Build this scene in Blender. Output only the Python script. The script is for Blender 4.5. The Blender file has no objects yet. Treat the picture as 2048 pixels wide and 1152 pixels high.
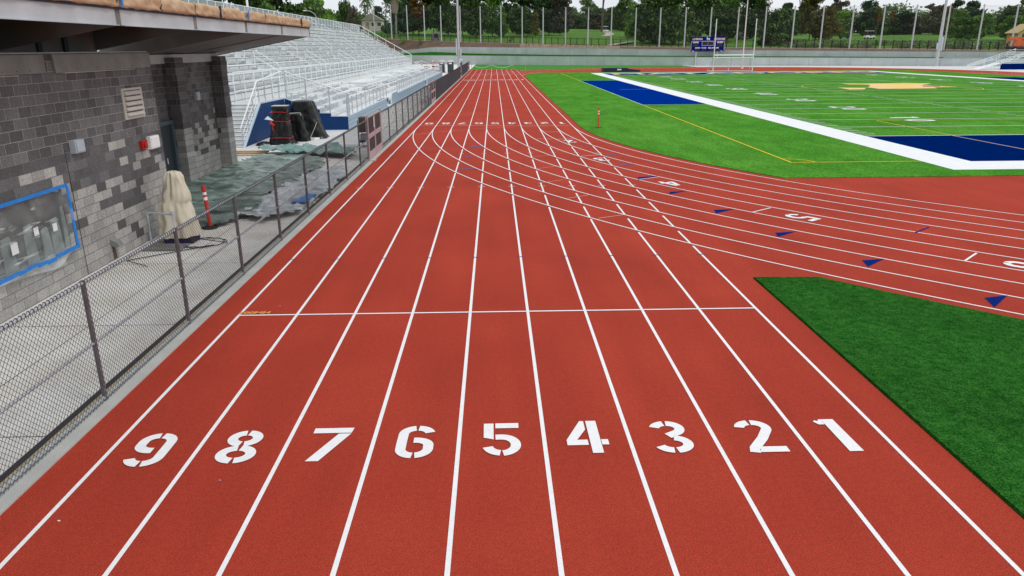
import bpy, math, random
from mathutils import Vector, Matrix, noise
random.seed(7)
R_ = math.radians
S = bpy.context.scene
COL = S.collection
# ------------------------------------------------------------------ camera (calibrated: lanes 1.067 m wide run along +Y)
F, PITCH, ROLL, YAW, CH = 1474.374, 0.3156, -0.0072, 0.0214, 4.674
cp, sp, cy_, sy_ = math.cos(PITCH), math.sin(PITCH), math.cos(YAW), math.sin(YAW)
FW = Vector((sy_*cp, cy_*cp, -sp)); RT = Vector((cy_, -sy_, 0)); UP = RT.cross(FW)
cr, sr = math.cos(ROLL), math.sin(ROLL)
RT, UP = cr*RT+sr*UP, -sr*RT+cr*UP
CAM = Vector((0, 0, CH))
def ray(u, v): return FW*F+RT*(u-1024)-UP*(v-576)
def G(u, v, z=0.0):
    d = ray(u, v); return CAM+d*((z-CH)/d.z)
def AX(u, v, x):
    d = ray(u, v); return CAM+d*(x/d.x)
def AY(u, v, y):
    d = ray(u, v); return CAM+d*(y/d.y)
cd = bpy.data.cameras.new('Camera'); cam = bpy.data.objects.new('Camera', cd); COL.objects.link(cam)
cam.matrix_world = Matrix.Translation(CAM) @ Matrix((RT, UP, -FW)).transposed().to_4x4()
cd.sensor_width = 36; cd.lens = 36*F/2048; cd.clip_start = 0.1; cd.clip_end = 6000
S.camera = cam
S.render.resolution_x = 2048; S.render.resolution_y = 1152

# ------------------------------------------------------------------ materials
def mat(name, col, rough=.7, metal=0., noise_amt=0., nscale=5., col2=None, bump=0., bscale=60., spec=.5, emit=None, detail=4, stretch=None, fine=0., fscale=90):
    m = bpy.data.materials.new(name); m.use_nodes = True
    nt = m.node_tree; b = nt.nodes['Principled BSDF']; L = nt.links
    b.inputs['Roughness'].default_value = rough; b.inputs['Metallic'].default_value = metal
    b.inputs['Specular IOR Level'].default_value = spec
    b.inputs['Base Color'].default_value = (*col, 1)
    tc = nt.nodes.new('ShaderNodeTexCoord')
    src = tc.outputs['Object']
    if stretch:
        mp = nt.nodes.new('ShaderNodeMapping'); mp.inputs['Scale'].default_value = stretch
        L.new(src, mp.inputs[0]); src = mp.outputs[0]
    colout = None
    if noise_amt or col2:
        n = nt.nodes.new('ShaderNodeTexNoise'); n.inputs['Scale'].default_value = nscale; n.inputs['Detail'].default_value = detail
        L.new(src, n.inputs['Vector'])
        cr_ = nt.nodes.new('ShaderNodeMapRange'); cr_.inputs[1].default_value = .3; cr_.inputs[2].default_value = .7
        L.new(n.outputs['Fac'], cr_.inputs[0])
        mx = nt.nodes.new('ShaderNodeMix'); mx.data_type = 'RGBA'
        c2 = col2 or tuple(max(0, c*(1-noise_amt)) for c in col)
        c1 = col if col2 else tuple(min(1, c*(1+noise_amt)) for c in col)
        mx.inputs[6].default_value = (*c1, 1); mx.inputs[7].default_value = (*c2, 1)
        L.new(cr_.outputs[0], mx.inputs[0]); colout = mx.outputs[2]
    if fine:
        n2 = nt.nodes.new('ShaderNodeTexNoise'); n2.inputs['Scale'].default_value = fscale; n2.inputs['Detail'].default_value = 3
        L.new(src, n2.inputs['Vector'])
        r2 = nt.nodes.new('ShaderNodeMapRange'); r2.inputs[1].default_value = .35; r2.inputs[2].default_value = .65
        r2.inputs[3].default_value = 1-fine; r2.inputs[4].default_value = 1+fine
        L.new(n2.outputs['Fac'], r2.inputs[0])
        vm = nt.nodes.new('ShaderNodeMix'); vm.data_type = 'RGBA'; vm.blend_type = 'MULTIPLY'; vm.inputs[0].default_value = 1
        if colout: L.new(colout, vm.inputs[6])
        else: vm.inputs[6].default_value = (*col, 1)
        L.new(r2.outputs[0], vm.inputs[7]); colout = vm.outputs[2]
    if colout: L.new(colout, b.inputs['Base Color'])
    if bump:
        nb = nt.nodes.new('ShaderNodeTexNoise'); nb.inputs['Scale'].default_value = bscale; nb.inputs['Detail'].default_value = 5
        L.new(src, nb.inputs['Vector'])
        bp = nt.nodes.new('ShaderNodeBump'); bp.inputs['Strength'].default_value = bump; bp.inputs['Distance'].default_value = .02
        L.new(nb.outputs['Fac'], bp.inputs['Height']); L.new(bp.outputs[0], b.inputs['Normal'])
    return m
def math_(nt, op, a, b=None, c=None):
    n = nt.nodes.new('ShaderNodeMath'); n.operation = op
    for k, v in enumerate((a, b, c)):
        if v is None: continue
        if isinstance(v, (int, float)): n.inputs[k].default_value = v
        else: nt.links.new(v, n.inputs[k])
    return n.outputs[0]
def block_mat(name, axis='Y', mode='main'):
    """concrete block wall: dark split-face courses above, a random mix of dark and light blocks, light blocks below"""
    m = bpy.data.materials.new(name); m.use_nodes = True; nt = m.node_tree; L = nt.links; b = nt.nodes['Principled BSDF']
    tc = nt.nodes.new('ShaderNodeTexCoord'); sx = nt.nodes.new('ShaderNodeSeparateXYZ'); L.new(tc.outputs['Object'], sx.inputs[0])
    y = sx.outputs[axis]; z = sx.outputs['Z']
    rw = math_(nt, 'DIVIDE', z, .2033); row = math_(nt, 'FLOOR', rw)
    off = math_(nt, 'MULTIPLY', math_(nt, 'MODULO', row, 2), .5)
    cw = math_(nt, 'ADD', math_(nt, 'DIVIDE', y, .4065), off); colm = math_(nt, 'FLOOR', cw)
    cv = nt.nodes.new('ShaderNodeCombineXYZ'); L.new(colm, cv.inputs[0]); L.new(row, cv.inputs[1])
    wn = nt.nodes.new('ShaderNodeTexWhiteNoise'); wn.noise_dimensions = '2D'; L.new(cv.outputs[0], wn.inputs['Vector'])
    fz = math_(nt, 'FRACT', rw); fy = math_(nt, 'FRACT', cw)
    ez = math_(nt, 'MINIMUM', fz, math_(nt, 'SUBTRACT', 1, fz)); ey = math_(nt, 'MINIMUM', fy, math_(nt, 'SUBTRACT', 1, fy))
    mort = math_(nt, 'MAXIMUM', math_(nt, 'LESS_THAN', ez, .028), math_(nt, 'LESS_THAN', ey, .014))
    zr = math_(nt, 'MULTIPLY', math_(nt, 'ADD', row, .5), .2033)
    # probability that a block is dark
    pr = nt.nodes.new('ShaderNodeMapRange'); pr.inputs[1].default_value = .55; pr.inputs[2].default_value = 2.5; pr.inputs[3].default_value = 0.02; pr.inputs[4].default_value = .93
    L.new(zr, pr.inputs[0])
    if mode == 'pil': pr.inputs[1].default_value = 2.0; pr.inputs[2].default_value = 2.5; pr.inputs[3].default_value = .03; pr.inputs[4].default_value = 1.0
    up = math_(nt, 'GREATER_THAN', zr, 2.55)
    dark = math_(nt, 'MAXIMUM', math_(nt, 'LESS_THAN', wn.outputs['Value'], pr.outputs[0]), up)
    sc = nt.nodes.new('ShaderNodeSeparateColor'); L.new(wn.outputs['Color'], sc.inputs[0])
    n = nt.nodes.new('ShaderNodeTexNoise'); n.inputs['Scale'].default_value = 38; n.inputs['Detail'].default_value = 6; L.new(tc.outputs['Object'], n.inputs['Vector'])
    n2 = nt.nodes.new('ShaderNodeTexNoise'); n2.inputs['Scale'].default_value = .8; n2.inputs['Detail'].default_value = 4; L.new(tc.outputs['Object'], n2.inputs['Vector'])
    def mixc(fac, a, bb):
        x = nt.nodes.new('ShaderNodeMix'); x.data_type = 'RGBA'
        if isinstance(fac, float): x.inputs[0].default_value = fac
        else: L.new(fac, x.inputs[0])
        for k, v in ((6, a), (7, bb)):
            if isinstance(v, tuple): x.inputs[k].default_value = (*v, 1)
            else: L.new(v, x.inputs[k])
        return x.outputs[2]
    dcol = mixc(sc.outputs[0], (.082, .078, .083), (.172, .165, .170))
    lcol = mixc(sc.outputs[1], (.27, .262, .25), (.40, .385, .365))
    base = mixc(dark, lcol, dcol)
    mcol = mixc(up, (.085, .08, .08), (.33, .31, .29))
    mcol = mixc(math_(nt, 'MULTIPLY', up, 1), (.15, .145, .14), (.36, .34, .325))
    base = mixc(mort, base, mcol)
    mr = nt.nodes.new('ShaderNodeMapRange'); mr.inputs[1].default_value = .3; mr.inputs[2].default_value = .7; mr.inputs[3].default_value = .70; mr.inputs[4].default_value = 1.3
    L.new(n.outputs['Fac'], mr.inputs[0])
    mr2 = nt.nodes.new('ShaderNodeMapRange'); mr2.inputs[1].default_value = .3; mr2.inputs[2].default_value = .7; mr2.inputs[3].default_value = .85; mr2.inputs[4].default_value = 1.2
    L.new(n2.outputs['Fac'], mr2.inputs[0])
    x = nt.nodes.new('ShaderNodeMix'); x.data_type = 'RGBA'; x.blend_type = 'MULTIPLY'; x.inputs[0].default_value = 1
    L.new(base, x.inputs[6]); L.new(math_(nt, 'MULTIPLY', mr.outputs[0], mr2.outputs[0]), x.inputs[7])
    L.new(x.outputs[2], b.inputs['Base Color']); b.inputs['Roughness'].default_value = .95
    bp = nt.nodes.new('ShaderNodeBump'); bp.inputs['Distance'].default_value = .03; bp.inputs['Strength'].default_value = .8
    h = math_(nt, 'SUBTRACT', math_(nt, 'MULTIPLY', n.outputs['Fac'], math_(nt, 'ADD', math_(nt, 'MULTIPLY', up, .9), .15)), math_(nt, 'MULTIPLY', mort, .5))
    L.new(h, bp.inputs['Height']); L.new(bp.outputs[0], b.inputs['Normal'])
    return m
def leaf_mat(name, c1, c2, c3=None):
    m = bpy.data.materials.new(name); m.use_nodes = True; nt = m.node_tree; L = nt.links; b = nt.nodes['Principled BSDF']
    g = nt.nodes.new('ShaderNodeNewGeometry'); tc = nt.nodes.new('ShaderNodeTexCoord')
    n = nt.nodes.new('ShaderNodeTexNoise'); n.inputs['Scale'].default_value = .35; n.inputs['Detail'].default_value = 3
    oi = nt.nodes.new('ShaderNodeObjectInfo')
    va = nt.nodes.new('ShaderNodeVectorMath'); va.operation = 'ADD'; L.new(tc.outputs['Object'], va.inputs[0])
    vs = nt.nodes.new('ShaderNodeVectorMath'); vs.operation = 'SCALE'; vs.inputs[0].default_value = (31, 17, 9); L.new(oi.outputs['Random'], vs.inputs['Scale'])
    L.new(vs.outputs[0], va.inputs[1]); L.new(va.outputs[0], n.inputs['Vector'])
    f = math_(nt, 'ADD', math_(nt, 'MULTIPLY', g.outputs['Random Per Island'], .45), math_(nt, 'MULTIPLY', n.outputs['Fac'], .75))
    r = nt.nodes.new('ShaderNodeValToRGB'); r.color_ramp.elements[0].position = .36; r.color_ramp.elements[1].position = .78
    r.color_ramp.elements[0].color = (*c1, 1); r.color_ramp.elements[1].color = (*(c3 or c2), 1)
    if c3: e = r.color_ramp.elements.new(.62); e.color = (*c2, 1)
    L.new(f, r.inputs[0]); L.new(r.outputs[0], b.inputs['Base Color']); b.inputs['Roughness'].default_value = .65
    b.inputs['Specular IOR Level'].default_value = .25
    return m
def mesh_alpha(name, col, alpha, rough=.6, metal=0):
    m = mat(name, col, rough, metal, noise_amt=.08, nscale=3); m.node_tree.nodes['Principled BSDF'].inputs['Alpha'].default_value = alpha
    return m

M = dict(
 track=None,
 white=mat('white_paint', (.83, .83, .84), .65, noise_amt=.04, nscale=9, fine=.05, fscale=160),
 whiteold=mat('thin_white_paint', (.78, .70, .68), .7, noise_amt=.05, nscale=9),
 pinkline=mat('faded_orange_paint', (.66, .30, .22), .7, noise_amt=.1, nscale=9),
 orange=mat('orange_stencil_paint', (.75, .30, .06), .7, noise_amt=.1, nscale=30),
 bluepaint=mat('blue_paint', (.006, .022, .16), .9, noise_amt=.1, nscale=9, spec=.0),
 purple=mat('faded_blue_paint', (.14, .03, .12), .7, noise_amt=.1, nscale=9),
 turf=mat('infield_turf', (.100, .290, .038), .95, col2=(.052, .215, .022), nscale=.16, detail=10, bump=.5, bscale=55, fine=.30, fscale=9, spec=.0),
 turfD=mat('side_turf', (.034, .145, .022), .85, col2=(.014, .085, .012), nscale=7, detail=9, bump=1, bscale=70, fine=.45, fscale=38, spec=.0),
 turfB=mat('end_turf', (.055, .25, .025), .85, col2=(.04, .20, .02), nscale=.4, bump=.3, spec=.1, fine=.2, fscale=20),
 tblue=mat('blue_turf', (.0, .026, .235), .95, noise_amt=.15, nscale=2, fine=.25, fscale=40, spec=.0),
 tnavy=mat('navy_turf', (.0, .013, .105), .95, noise_amt=.15, nscale=2, fine=.25, fscale=40, spec=.0),
 twhite=mat('white_turf', (.80, .82, .83), .85, noise_amt=.04, nscale=2, fine=.06, fscale=40, spec=.1),
 tyellow=mat('yellow_turf', (.62, .52, .02), .85, noise_amt=.1, nscale=4, spec=.1),
 tgold=mat('gold_turf', (.80, .55, .10), .95, col2=(.82, .58, .36), nscale=.25, spec=.1),
 tline=mat('thin_turf_line', (.42, .62, .36), .85, noise_amt=.1, nscale=2, spec=.1),
 concrete=mat('paving_concrete', (.80, .80, .77), .9, col2=(.64, .61, .55), nscale=.9, detail=9, bump=.15, fine=.07, fscale=60),
 kerb=mat('kerb_concrete', (.45, .455, .43), .9, noise_amt=.08, nscale=2, detail=8, bump=.2, fine=.07, fscale=80),
 strip=mat('yellowish_concrete', (.46, .40, .27), .9, noise_amt=.15, nscale=3, detail=8, fine=.1),
 pale=mat('pale_slab_concrete', (.62, .63, .62), .85, noise_amt=.06, nscale=1.2, detail=8),
 drain=mat('dark_drain_grate', (.035, .033, .04), .8, noise_amt=.2, nscale=40),
 wallc=mat('retaining_wall_concrete', (.50, .545, .54), .9, noise_amt=.12, nscale=.35, detail=8, fine=.06, fscale=8),
 soil=mat('bare_soil', (.155, .095, .062), .95, col2=(.085, .055, .038), nscale=.5, detail=10, bump=.5, bscale=6, fine=.2, fscale=4),
 soilL=mat('dry_soil', (.27, .20, .14), .95, col2=(.19, .135, .09), nscale=.6, detail=10, bump=.5, bscale=6, fine=.25, fscale=3),
 fair=mat('fairway_grass', (.105, .235, .030), .95, col2=(.060, .145, .020), nscale=.045, detail=9, fine=.15, fscale=1.2, spec=.1),
 path=mat('cart_path', (.42, .38, .32), .9, noise_amt=.1, nscale=.6),
 alu=mat('aluminium', (.74, .765, .78), .55, .0, noise_amt=.03, nscale=.5, fine=.03, fscale=12),
 alu2=mat('aluminium_riser', (.66, .69, .705), .6, .0, noise_amt=.05, nscale=.9, fine=.04, fscale=9),
 alu3=mat('aluminium_step', (.60, .625, .64), .6, .0, noise_amt=.03, nscale=.5),
 rail=mat('silver_rail', (.84, .87, .89), .45, .0, noise_amt=.05, nscale=3),
 galv=mat('galvanised_pipe', (.50, .54, .58), .45, .2, noise_amt=.18, nscale=9),
 fpost=mat('black_vinyl_post', (.165, .155, .165), .5, .1, noise_amt=.3, nscale=12),
 wire=mat('black_vinyl_wire', (.03, .034, .045), .45),
 blue=mat('blue_cladding', (.005, .045, .17), .5, noise_amt=.12, nscale=2, spec=.2),
 lblue=mat('light_blue_cladding', (.26, .36, .46), .5, noise_amt=.06, nscale=2),
 trimb=mat('pale_blue_trim', (.52, .62, .72), .5),
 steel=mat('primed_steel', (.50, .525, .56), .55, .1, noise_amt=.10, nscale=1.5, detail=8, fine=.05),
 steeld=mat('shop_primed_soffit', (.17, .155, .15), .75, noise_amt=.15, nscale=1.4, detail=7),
 edge=mat('dark_blue_edge', (.02, .03, .06), .6),
 paper=mat('brown_paper', (.56, .39, .25), .85, col2=(.48, .31, .18), nscale=2, detail=8, bump=.9, bscale=7),
 tape=mat('blue_tape', (.01, .20, .62), .5, noise_amt=.12, nscale=9),
 board=mat('grey_board_and_shade', (.21, .215, .205), .9, noise_amt=.2, nscale=1.6, detail=8),  # grey board; also colours the painted shade lines on seating and stairs
 cream=mat('cream_metal', (.52, .49, .45), .5, noise_amt=.05, nscale=4),
 cream2=mat('cream_shadow_gap', (.05, .045, .04), .7),
 greybox=mat('grey_enamel', (.42, .47, .53), .45, noise_amt=.05, nscale=6),
 red=mat('red_plastic', (.42, .012, .012), .4), whitep=mat('white_plastic', (.84, .84, .84), .45),
 doorm=mat('dark_grey_door', (.025, .035, .045), .45), frame=mat('slate_frame', (.07, .10, .13), .45),
 glass=mat('dim_glass', (.05, .06, .06), .15), curtain=mat('grey_green_fabric', (.16, .20, .19), .8, noise_amt=.3, nscale=3),
 canvas=mat('beige_canvas', (.60, .54, .43), .9, noise_amt=.10, nscale=2, detail=8, bump=.8, bscale=6, stretch=(1, 1, .35)),
 tarp=mat('green_tarp', (.035, .080, .072), .34, col2=(.33, .42, .38), nscale=1.5, detail=10, bump=1, bscale=6, stretch=(.5, 1.7, 1)),  # dark and pale tones paint fold shadows and sheen into the colour
 teal=mat('teal_tarp', (.10, .24, .22), .4, col2=(.27, .38, .36), nscale=1.6, detail=7, bump=.6, bscale=8),
 plast=mat('clear_sheeting', (.68, .72, .75), .25, col2=(.36, .41, .44), nscale=1.8, detail=10, bump=.7, bscale=11),
 black=mat('black_plastic_wrap', (.007, .0075, .008), .30, noise_amt=.5, nscale=4, bump=1.0, bscale=5, spec=.35),
 rubber=mat('black_rubber', (.02, .02, .02), .8), dorange=mat('orange_delineator', (.72, .085, .02), .5), dred=mat('red_delineator', (.55, .03, .02), .5),
 pink=mat('pink_primer', (.42, .31, .32), .7, noise_amt=.08, nscale=3), perf=mat('dark_perforated_panel', (.035, .03, .032), .8),
 screen=mat('black_windscreen', (.022, .027, .037), .9, noise_amt=.3, nscale=1.6, stretch=(1, 1, .3)),
 wood=mat('lumber', (.46, .30, .15), .8, noise_amt=.15, nscale=7), bark=mat('bark', (.10, .075, .055), .95, noise_amt=.3, nscale=2, detail=6, bump=.5, bscale=6),
 barkp=mat('pale_bark', (.27, .24, .21), .95, noise_amt=.25, nscale=1.5, detail=6), thatch=mat('dry_palm_skirt', (.33, .26, .19), .95, noise_amt=.3, nscale=3),
 iron=mat('black_iron', (.012, .013, .014), .5), pole=mat('grey_net_pole', (.50, .51, .52), .6, noise_amt=.05, nscale=1),
 net=mesh_alpha('netting', (.10, .11, .11), .10), meshp=mesh_alpha('rail_mesh', (.60, .65, .67), .13), meshb=mesh_alpha('rear_rail_mesh', (.36, .42, .44), .62),
 sb=mat('scoreboard_navy', (.004, .012, .19), .9, noise_amt=.1, nscale=1, spec=.0), sbd=mat('scoreboard_dark', (.008, .007, .02), .4), sbt=mat('scoreboard_white', (.82, .82, .84), .5), sbr=mat('scoreboard_peach', (.80, .55, .48), .5),
 stucco=mat('stucco', (.55, .47, .42), .9, noise_amt=.05, nscale=.6), tile=mat('roof_tile', (.30, .26, .24), .9, noise_amt=.2, nscale=2), win=mat('house_window', (.03, .035, .04), .3),
 lift=mat('lift_orange', (.68, .13, .03), .5, noise_amt=.1, nscale=2), navy=mat('navy_vinyl', (.008, .012, .05), .5, noise_amt=.15, nscale=2), yellow=mat('yellow_plastic', (.62, .38, .02), .5),
 hose=mat('black_hose', (.015, .015, .02), .5), maroon=mat('maroon_steel', (.28, .05, .06), .6), greyd=mat('charcoal_plastic', (.045, .055, .065), .6),
 brownbox=mat('brown_case', (.07, .045, .036), .7), tan=mat('tan_siding', (.50, .38, .16), .8), bluecloth=mat('blue_cloth', (.01, .01, .12), .8), yel=mat('yellow_tag', (.8, .65, .0), .5),
)
# clear plastic over the serving window
pm = mat('clear_plastic_film', (.62, .66, .66), .22, noise_amt=.1, nscale=3, bump=.5, bscale=9); M['film'] = pm; pm.use_nodes = True
_nt = pm.node_tree; _t = _nt.nodes.new('ShaderNodeTexCoord'); _sx = _nt.nodes.new('ShaderNodeSeparateXYZ'); _nt.links.new(_t.outputs['Object'], _sx.inputs[0])
def _ns(scale, st, rot=0, dist=.6, det=5):
    mp = _nt.nodes.new('ShaderNodeMapping'); mp.inputs['Scale'].default_value = st; mp.inputs['Rotation'].default_value = (rot, 0, 0); _nt.links.new(_t.outputs['Object'], mp.inputs[0])
    n = _nt.nodes.new('ShaderNodeTexNoise'); n.inputs['Scale'].default_value = scale; n.inputs['Detail'].default_value = det; n.inputs['Distortion'].default_value = dist; _nt.links.new(mp.outputs[0], n.inputs['Vector']); return n.outputs['Fac']
def _mr(x, a, b, c, d):
    q = _nt.nodes.new('ShaderNodeMapRange'); q.inputs[1].default_value = a; q.inputs[2].default_value = b; q.inputs[3].default_value = c; q.inputs[4].default_value = d; _nt.links.new(x, q.inputs[0]); return q.outputs[0]
_fold = _mr(_ns(2.0, (1, .7, 6.5), -.35), .58, .70, 0, .55)      # streaks fanning off the tape
_soft = _mr(_ns(1.4, (1, 1, 1.3), .4), .4, .75, .10, .30)
_low = _mr(_sx.outputs['Z'], 1.02, .66, 0, .42)                    # bunched, whiter towards the hem
_a = math_(_nt, 'MINIMUM', math_(_nt, 'ADD', math_(_nt, 'ADD', _fold, _soft), math_(_nt, 'MULTIPLY', _low, _mr(_ns(5, (1, .5, 1.5), -.5), .3, .6, .5, 1.3))), .85)
_nt.links.new(_a, _nt.nodes['Principled BSDF'].inputs['Alpha'])
# track rubber: speckled granules, large soft wear patches, a few scuffs
def add_mul(m, scale, lo, hi, a=.35, b=.65, detail=3, stretch=None, col=(1, 1, 1)):
    """multiply a second scale of variation into the base colour"""
    nt = m.node_tree; b_ = nt.nodes['Principled BSDF']; src = b_.inputs['Base Color'].links[0].from_socket
    tc = nt.nodes.new('ShaderNodeTexCoord'); o = tc.outputs['Object']
    if stretch:
        mp = nt.nodes.new('ShaderNodeMapping'); mp.inputs['Scale'].default_value = stretch; nt.links.new(o, mp.inputs[0]); o = mp.outputs[0]
    n = nt.nodes.new('ShaderNodeTexNoise'); n.inputs['Scale'].default_value = scale; n.inputs['Detail'].default_value = detail; nt.links.new(o, n.inputs['Vector'])
    q = nt.nodes.new('ShaderNodeMapRange'); q.inputs[1].default_value = a; q.inputs[2].default_value = b; q.inputs[3].default_value = lo; q.inputs[4].default_value = hi
    nt.links.new(n.outputs['Fac'], q.inputs[0])
    x = nt.nodes.new('ShaderNodeMix'); x.data_type = 'RGBA'; x.blend_type = 'MULTIPLY'; x.inputs[0].default_value = 1
    nt.links.new(src, x.inputs[6]); nt.links.new(q.outputs[0], x.inputs[7]); nt.links.new(x.outputs[2], b_.inputs['Base Color'])
def track_mat():
    m = mat('track_rubber', (.435, .055, .031), .92, col2=(.370, .044, .026), nscale=.35, detail=10, bump=.6, bscale=110, fine=.22, fscale=60, spec=.08)
    add_mul(m, 120, .84, 1.16); add_mul(m, 14, .94, 1.05, detail=6); add_mul(m, 1.3, .93, 1.05, detail=8, stretch=(1, .12, 1))
    return m
for k_ in ('turf', 'turfD'): add_mul(M[k_], 1.1, .86, 1.12, detail=9, stretch=(1, .35, 1))
add_mul(M['turfD'], 60, .72, 1.3); add_mul(M['turf'], 30, .85, 1.15)
# paint worn thin in specks so the rubber shows through
for k_ in ('white', 'whiteold'):
    m = M[k_]; nt = m.node_tree; b_ = nt.nodes['Principled BSDF']; src = b_.inputs['Base Color'].links[0].from_socket
    n = nt.nodes.new('ShaderNodeTexNoise'); n.inputs['Scale'].default_value = 75; n.inputs['Detail'].default_value = 5
    tcn = nt.nodes.new('ShaderNodeTexCoord'); nt.links.new(tcn.outputs['Object'], n.inputs['Vector'])
    q = nt.nodes.new('ShaderNodeMapRange'); q.inputs[1].default_value = .60; q.inputs[2].default_value = .74; q.inputs[4].default_value = .55 if k_ == 'white' else .75; nt.links.new(n.outputs['Fac'], q.inputs[0])
    x = nt.nodes.new('ShaderNodeMix'); x.data_type = 'RGBA'; nt.links.new(q.outputs[0], x.inputs[0]); nt.links.new(src, x.inputs[6]); x.inputs[7].default_value = (.50, .12, .08, 1)
    nt.links.new(x.outputs[2], b_.inputs['Base Color'])
M['track'] = track_mat()
M['blkp'] = block_mat('block_pilaster', 'X', 'pil'); M['blk'] = block_mat('block_wall', 'Y'); M['blkx'] = block_mat('block_return', 'X')

# ------------------------------------------------------------------ mesh building
class MB:
    def __init__(s): s.v = []; s.f = []; s.m = []; s.mi = 0; s.mats = []
    def use(s, k):
        if k not in s.mats: s.mats.append(k)
        s.mi = s.mats.index(k); return s
    def poly(s, pts):
        n = len(s.v); s.v += [tuple(p) for p in pts]; s.f.append(tuple(range(n, n+len(pts)))); s.m.append(s.mi); return s
    def hexa(s, p):  # 8 pts: bottom 4 ccw, top 4 ccw
        n = len(s.v); s.v += [tuple(q) for q in p]
        for q in ((3, 2, 1, 0), (4, 5, 6, 7), (0, 1, 5, 4), (1, 2, 6, 5), (2, 3, 7, 6), (3, 0, 4, 7)):
            s.f.append(tuple(n+i for i in q)); s.m.append(s.mi)
        return s
    def box(s, x0, x1, y0, y1, z0, z1):
        return s.hexa([(x0, y0, z0), (x1, y0, z0), (x1, y1, z0), (x0, y1, z0), (x0, y0, z1), (x1, y0, z1), (x1, y1, z1), (x0, y1, z1)])
    def prism(s, pts, z0, z1):
        n = len(pts); b = len(s.v); s.v += [(p[0], p[1], z0) for p in pts]+[(p[0], p[1], z1) for p in pts]
        s.f.append(tuple(b+n-1-i for i in range(n))); s.f.append(tuple(b+n+i for i in range(n))); s.m += [s.mi]*2
        for i in range(n): s.f.append((b+i, b+(i+1) % n, b+n+(i+1) % n, b+n+i)); s.m.append(s.mi)
        return s
    def prismv(s, pts, d):  # any planar polygon extruded by vector d
        n = len(pts); b = len(s.v); d = Vector(d); s.v += [tuple(p) for p in pts]+[tuple(Vector(p)+d) for p in pts]
        s.f.append(tuple(b+n-1-i for i in range(n))); s.f.append(tuple(b+n+i for i in range(n))); s.m += [s.mi]*2
        for i in range(n): s.f.append((b+i, b+(i+1) % n, b+n+(i+1) % n, b+n+i)); s.m.append(s.mi)
        return s
    def tube(s, path, r, n=6, r2=None, cap=True):
        path = [Vector(p) for p in path]; k = len(path); b = len(s.v)
        for i, p in enumerate(path):
            t = (path[min(i+1, k-1)]-path[max(i-1, 0)]).normalized()
            a = t.cross(Vector((0, 0, 1))); a = a.normalized() if a.length > 1e-3 else Vector((1, 0, 0)); c = t.cross(a)
            rr = r if r2 is None else r+(r2-r)*i/(k-1)
            for j in range(n):
                an = 2*math.pi*(j+.5)/n; s.v.append(tuple(p+a*math.cos(an)*rr+c*math.sin(an)*rr))
        for i in range(k-1):
            for j in range(n):
                s.f.append((b+i*n+j, b+i*n+(j+1) % n, b+(i+1)*n+(j+1) % n, b+(i+1)*n+j)); s.m.append(s.mi)
        if cap:
            s.f.append(tuple(b+j for j in range(n))); s.f.append(tuple(b+(k-1)*n+n-1-j for j in range(n))); s.m += [s.mi]*2
        return s
    def rings(s, rings, cap=True):
        b = len(s.v); n = len(rings[0])
        for r in rings: s.v += [tuple(p) for p in r]
        for i in range(len(rings)-1):
            for j in range(n):
                s.f.append((b+i*n+j, b+i*n+(j+1) % n, b+(i+1)*n+(j+1) % n, b+(i+1)*n+j)); s.m.append(s.mi)
        if cap: s.f.append(tuple(b+(len(rings)-1)*n+j for j in range(n))); s.m.append(s.mi)
        return s
    def strip(s, path, w, z, closed=False):
        """flat painted line of width w along a path"""
        k = len(path); L = []
        for i in range(k):
            a = Vector(path[max(i-1, 0)]).to_2d(); c = Vector(path[min(i+1, k-1)]).to_2d(); t = (c-a).normalized(); nn = Vector((-t.y, t.x))
            p = Vector(path[i]).to_2d(); L.append((p+nn*w/2, p-nn*w/2))
        b = len(s.v)
        for a, c in L: s.v += [(a.x, a.y, z), (c.x, c.y, z)]
        for i in range(k-1): s.f.append((b+2*i+1, b+2*i+3, b+2*i+2, b+2*i)); s.m.append(s.mi)
        return s
    def build(s, name, m=None, parent=None, loc=(0, 0, 0), smooth=False, label=None):
        me = bpy.data.meshes.new(name); o = Vector(loc)
        me.from_pydata([(v[0]-o.x, v[1]-o.y, v[2]-o.z) for v in s.v], [], s.f)
        ks = [m] if not s.mats else s.mats
        for k in ks: me.materials.append(M[k])
        if s.mats: me.polygons.foreach_set('material_index', s.m)
        if smooth: me.polygons.foreach_set('use_smooth', [True]*len(me.polygons))
        me.update()
        ob = bpy.data.objects.new(name, me); COL.objects.link(ob)
        pw = Vector((0, 0, 0)); q = parent
        while q is not None: pw += q.location; q = q.parent
        if parent is not None: ob.parent = parent
        ob.location = o-pw
        if label: ob['label'] = label
        return ob
def tag(o, label=None, cat=None, group=None, kind=None):
    if label: o['label'] = label
    if cat: o['category'] = cat
    if group: o['group'] = group
    if kind: o['kind'] = kind
    return o
def empty(name, loc, label, cat, group=None):
    o = bpy.data.objects.new(name, None); COL.objects.link(o); o.location = loc; o.empty_display_size = .3
    return tag(o, label, cat, group)
def struct(name, mb, m=None, smooth=False): return tag(mb.build(name, m, smooth=smooth), None, None, None, 'structure')
def clone(root, loc, label, rotz=None, scale=None, group=None):
    r = root.copy(); COL.objects.link(r); r.location = loc; r['label'] = label
    if rotz is not None: r.rotation_euler = (0, 0, rotz)
    if scale is not None: r.scale = scale
    if group: r['group'] = group
    for ch in list(root.children):
        c = ch.copy(); COL.objects.link(c); c.parent = r
        for g in list(ch.children):
            d = g.copy(); COL.objects.link(d); d.parent = c
    return r
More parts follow.
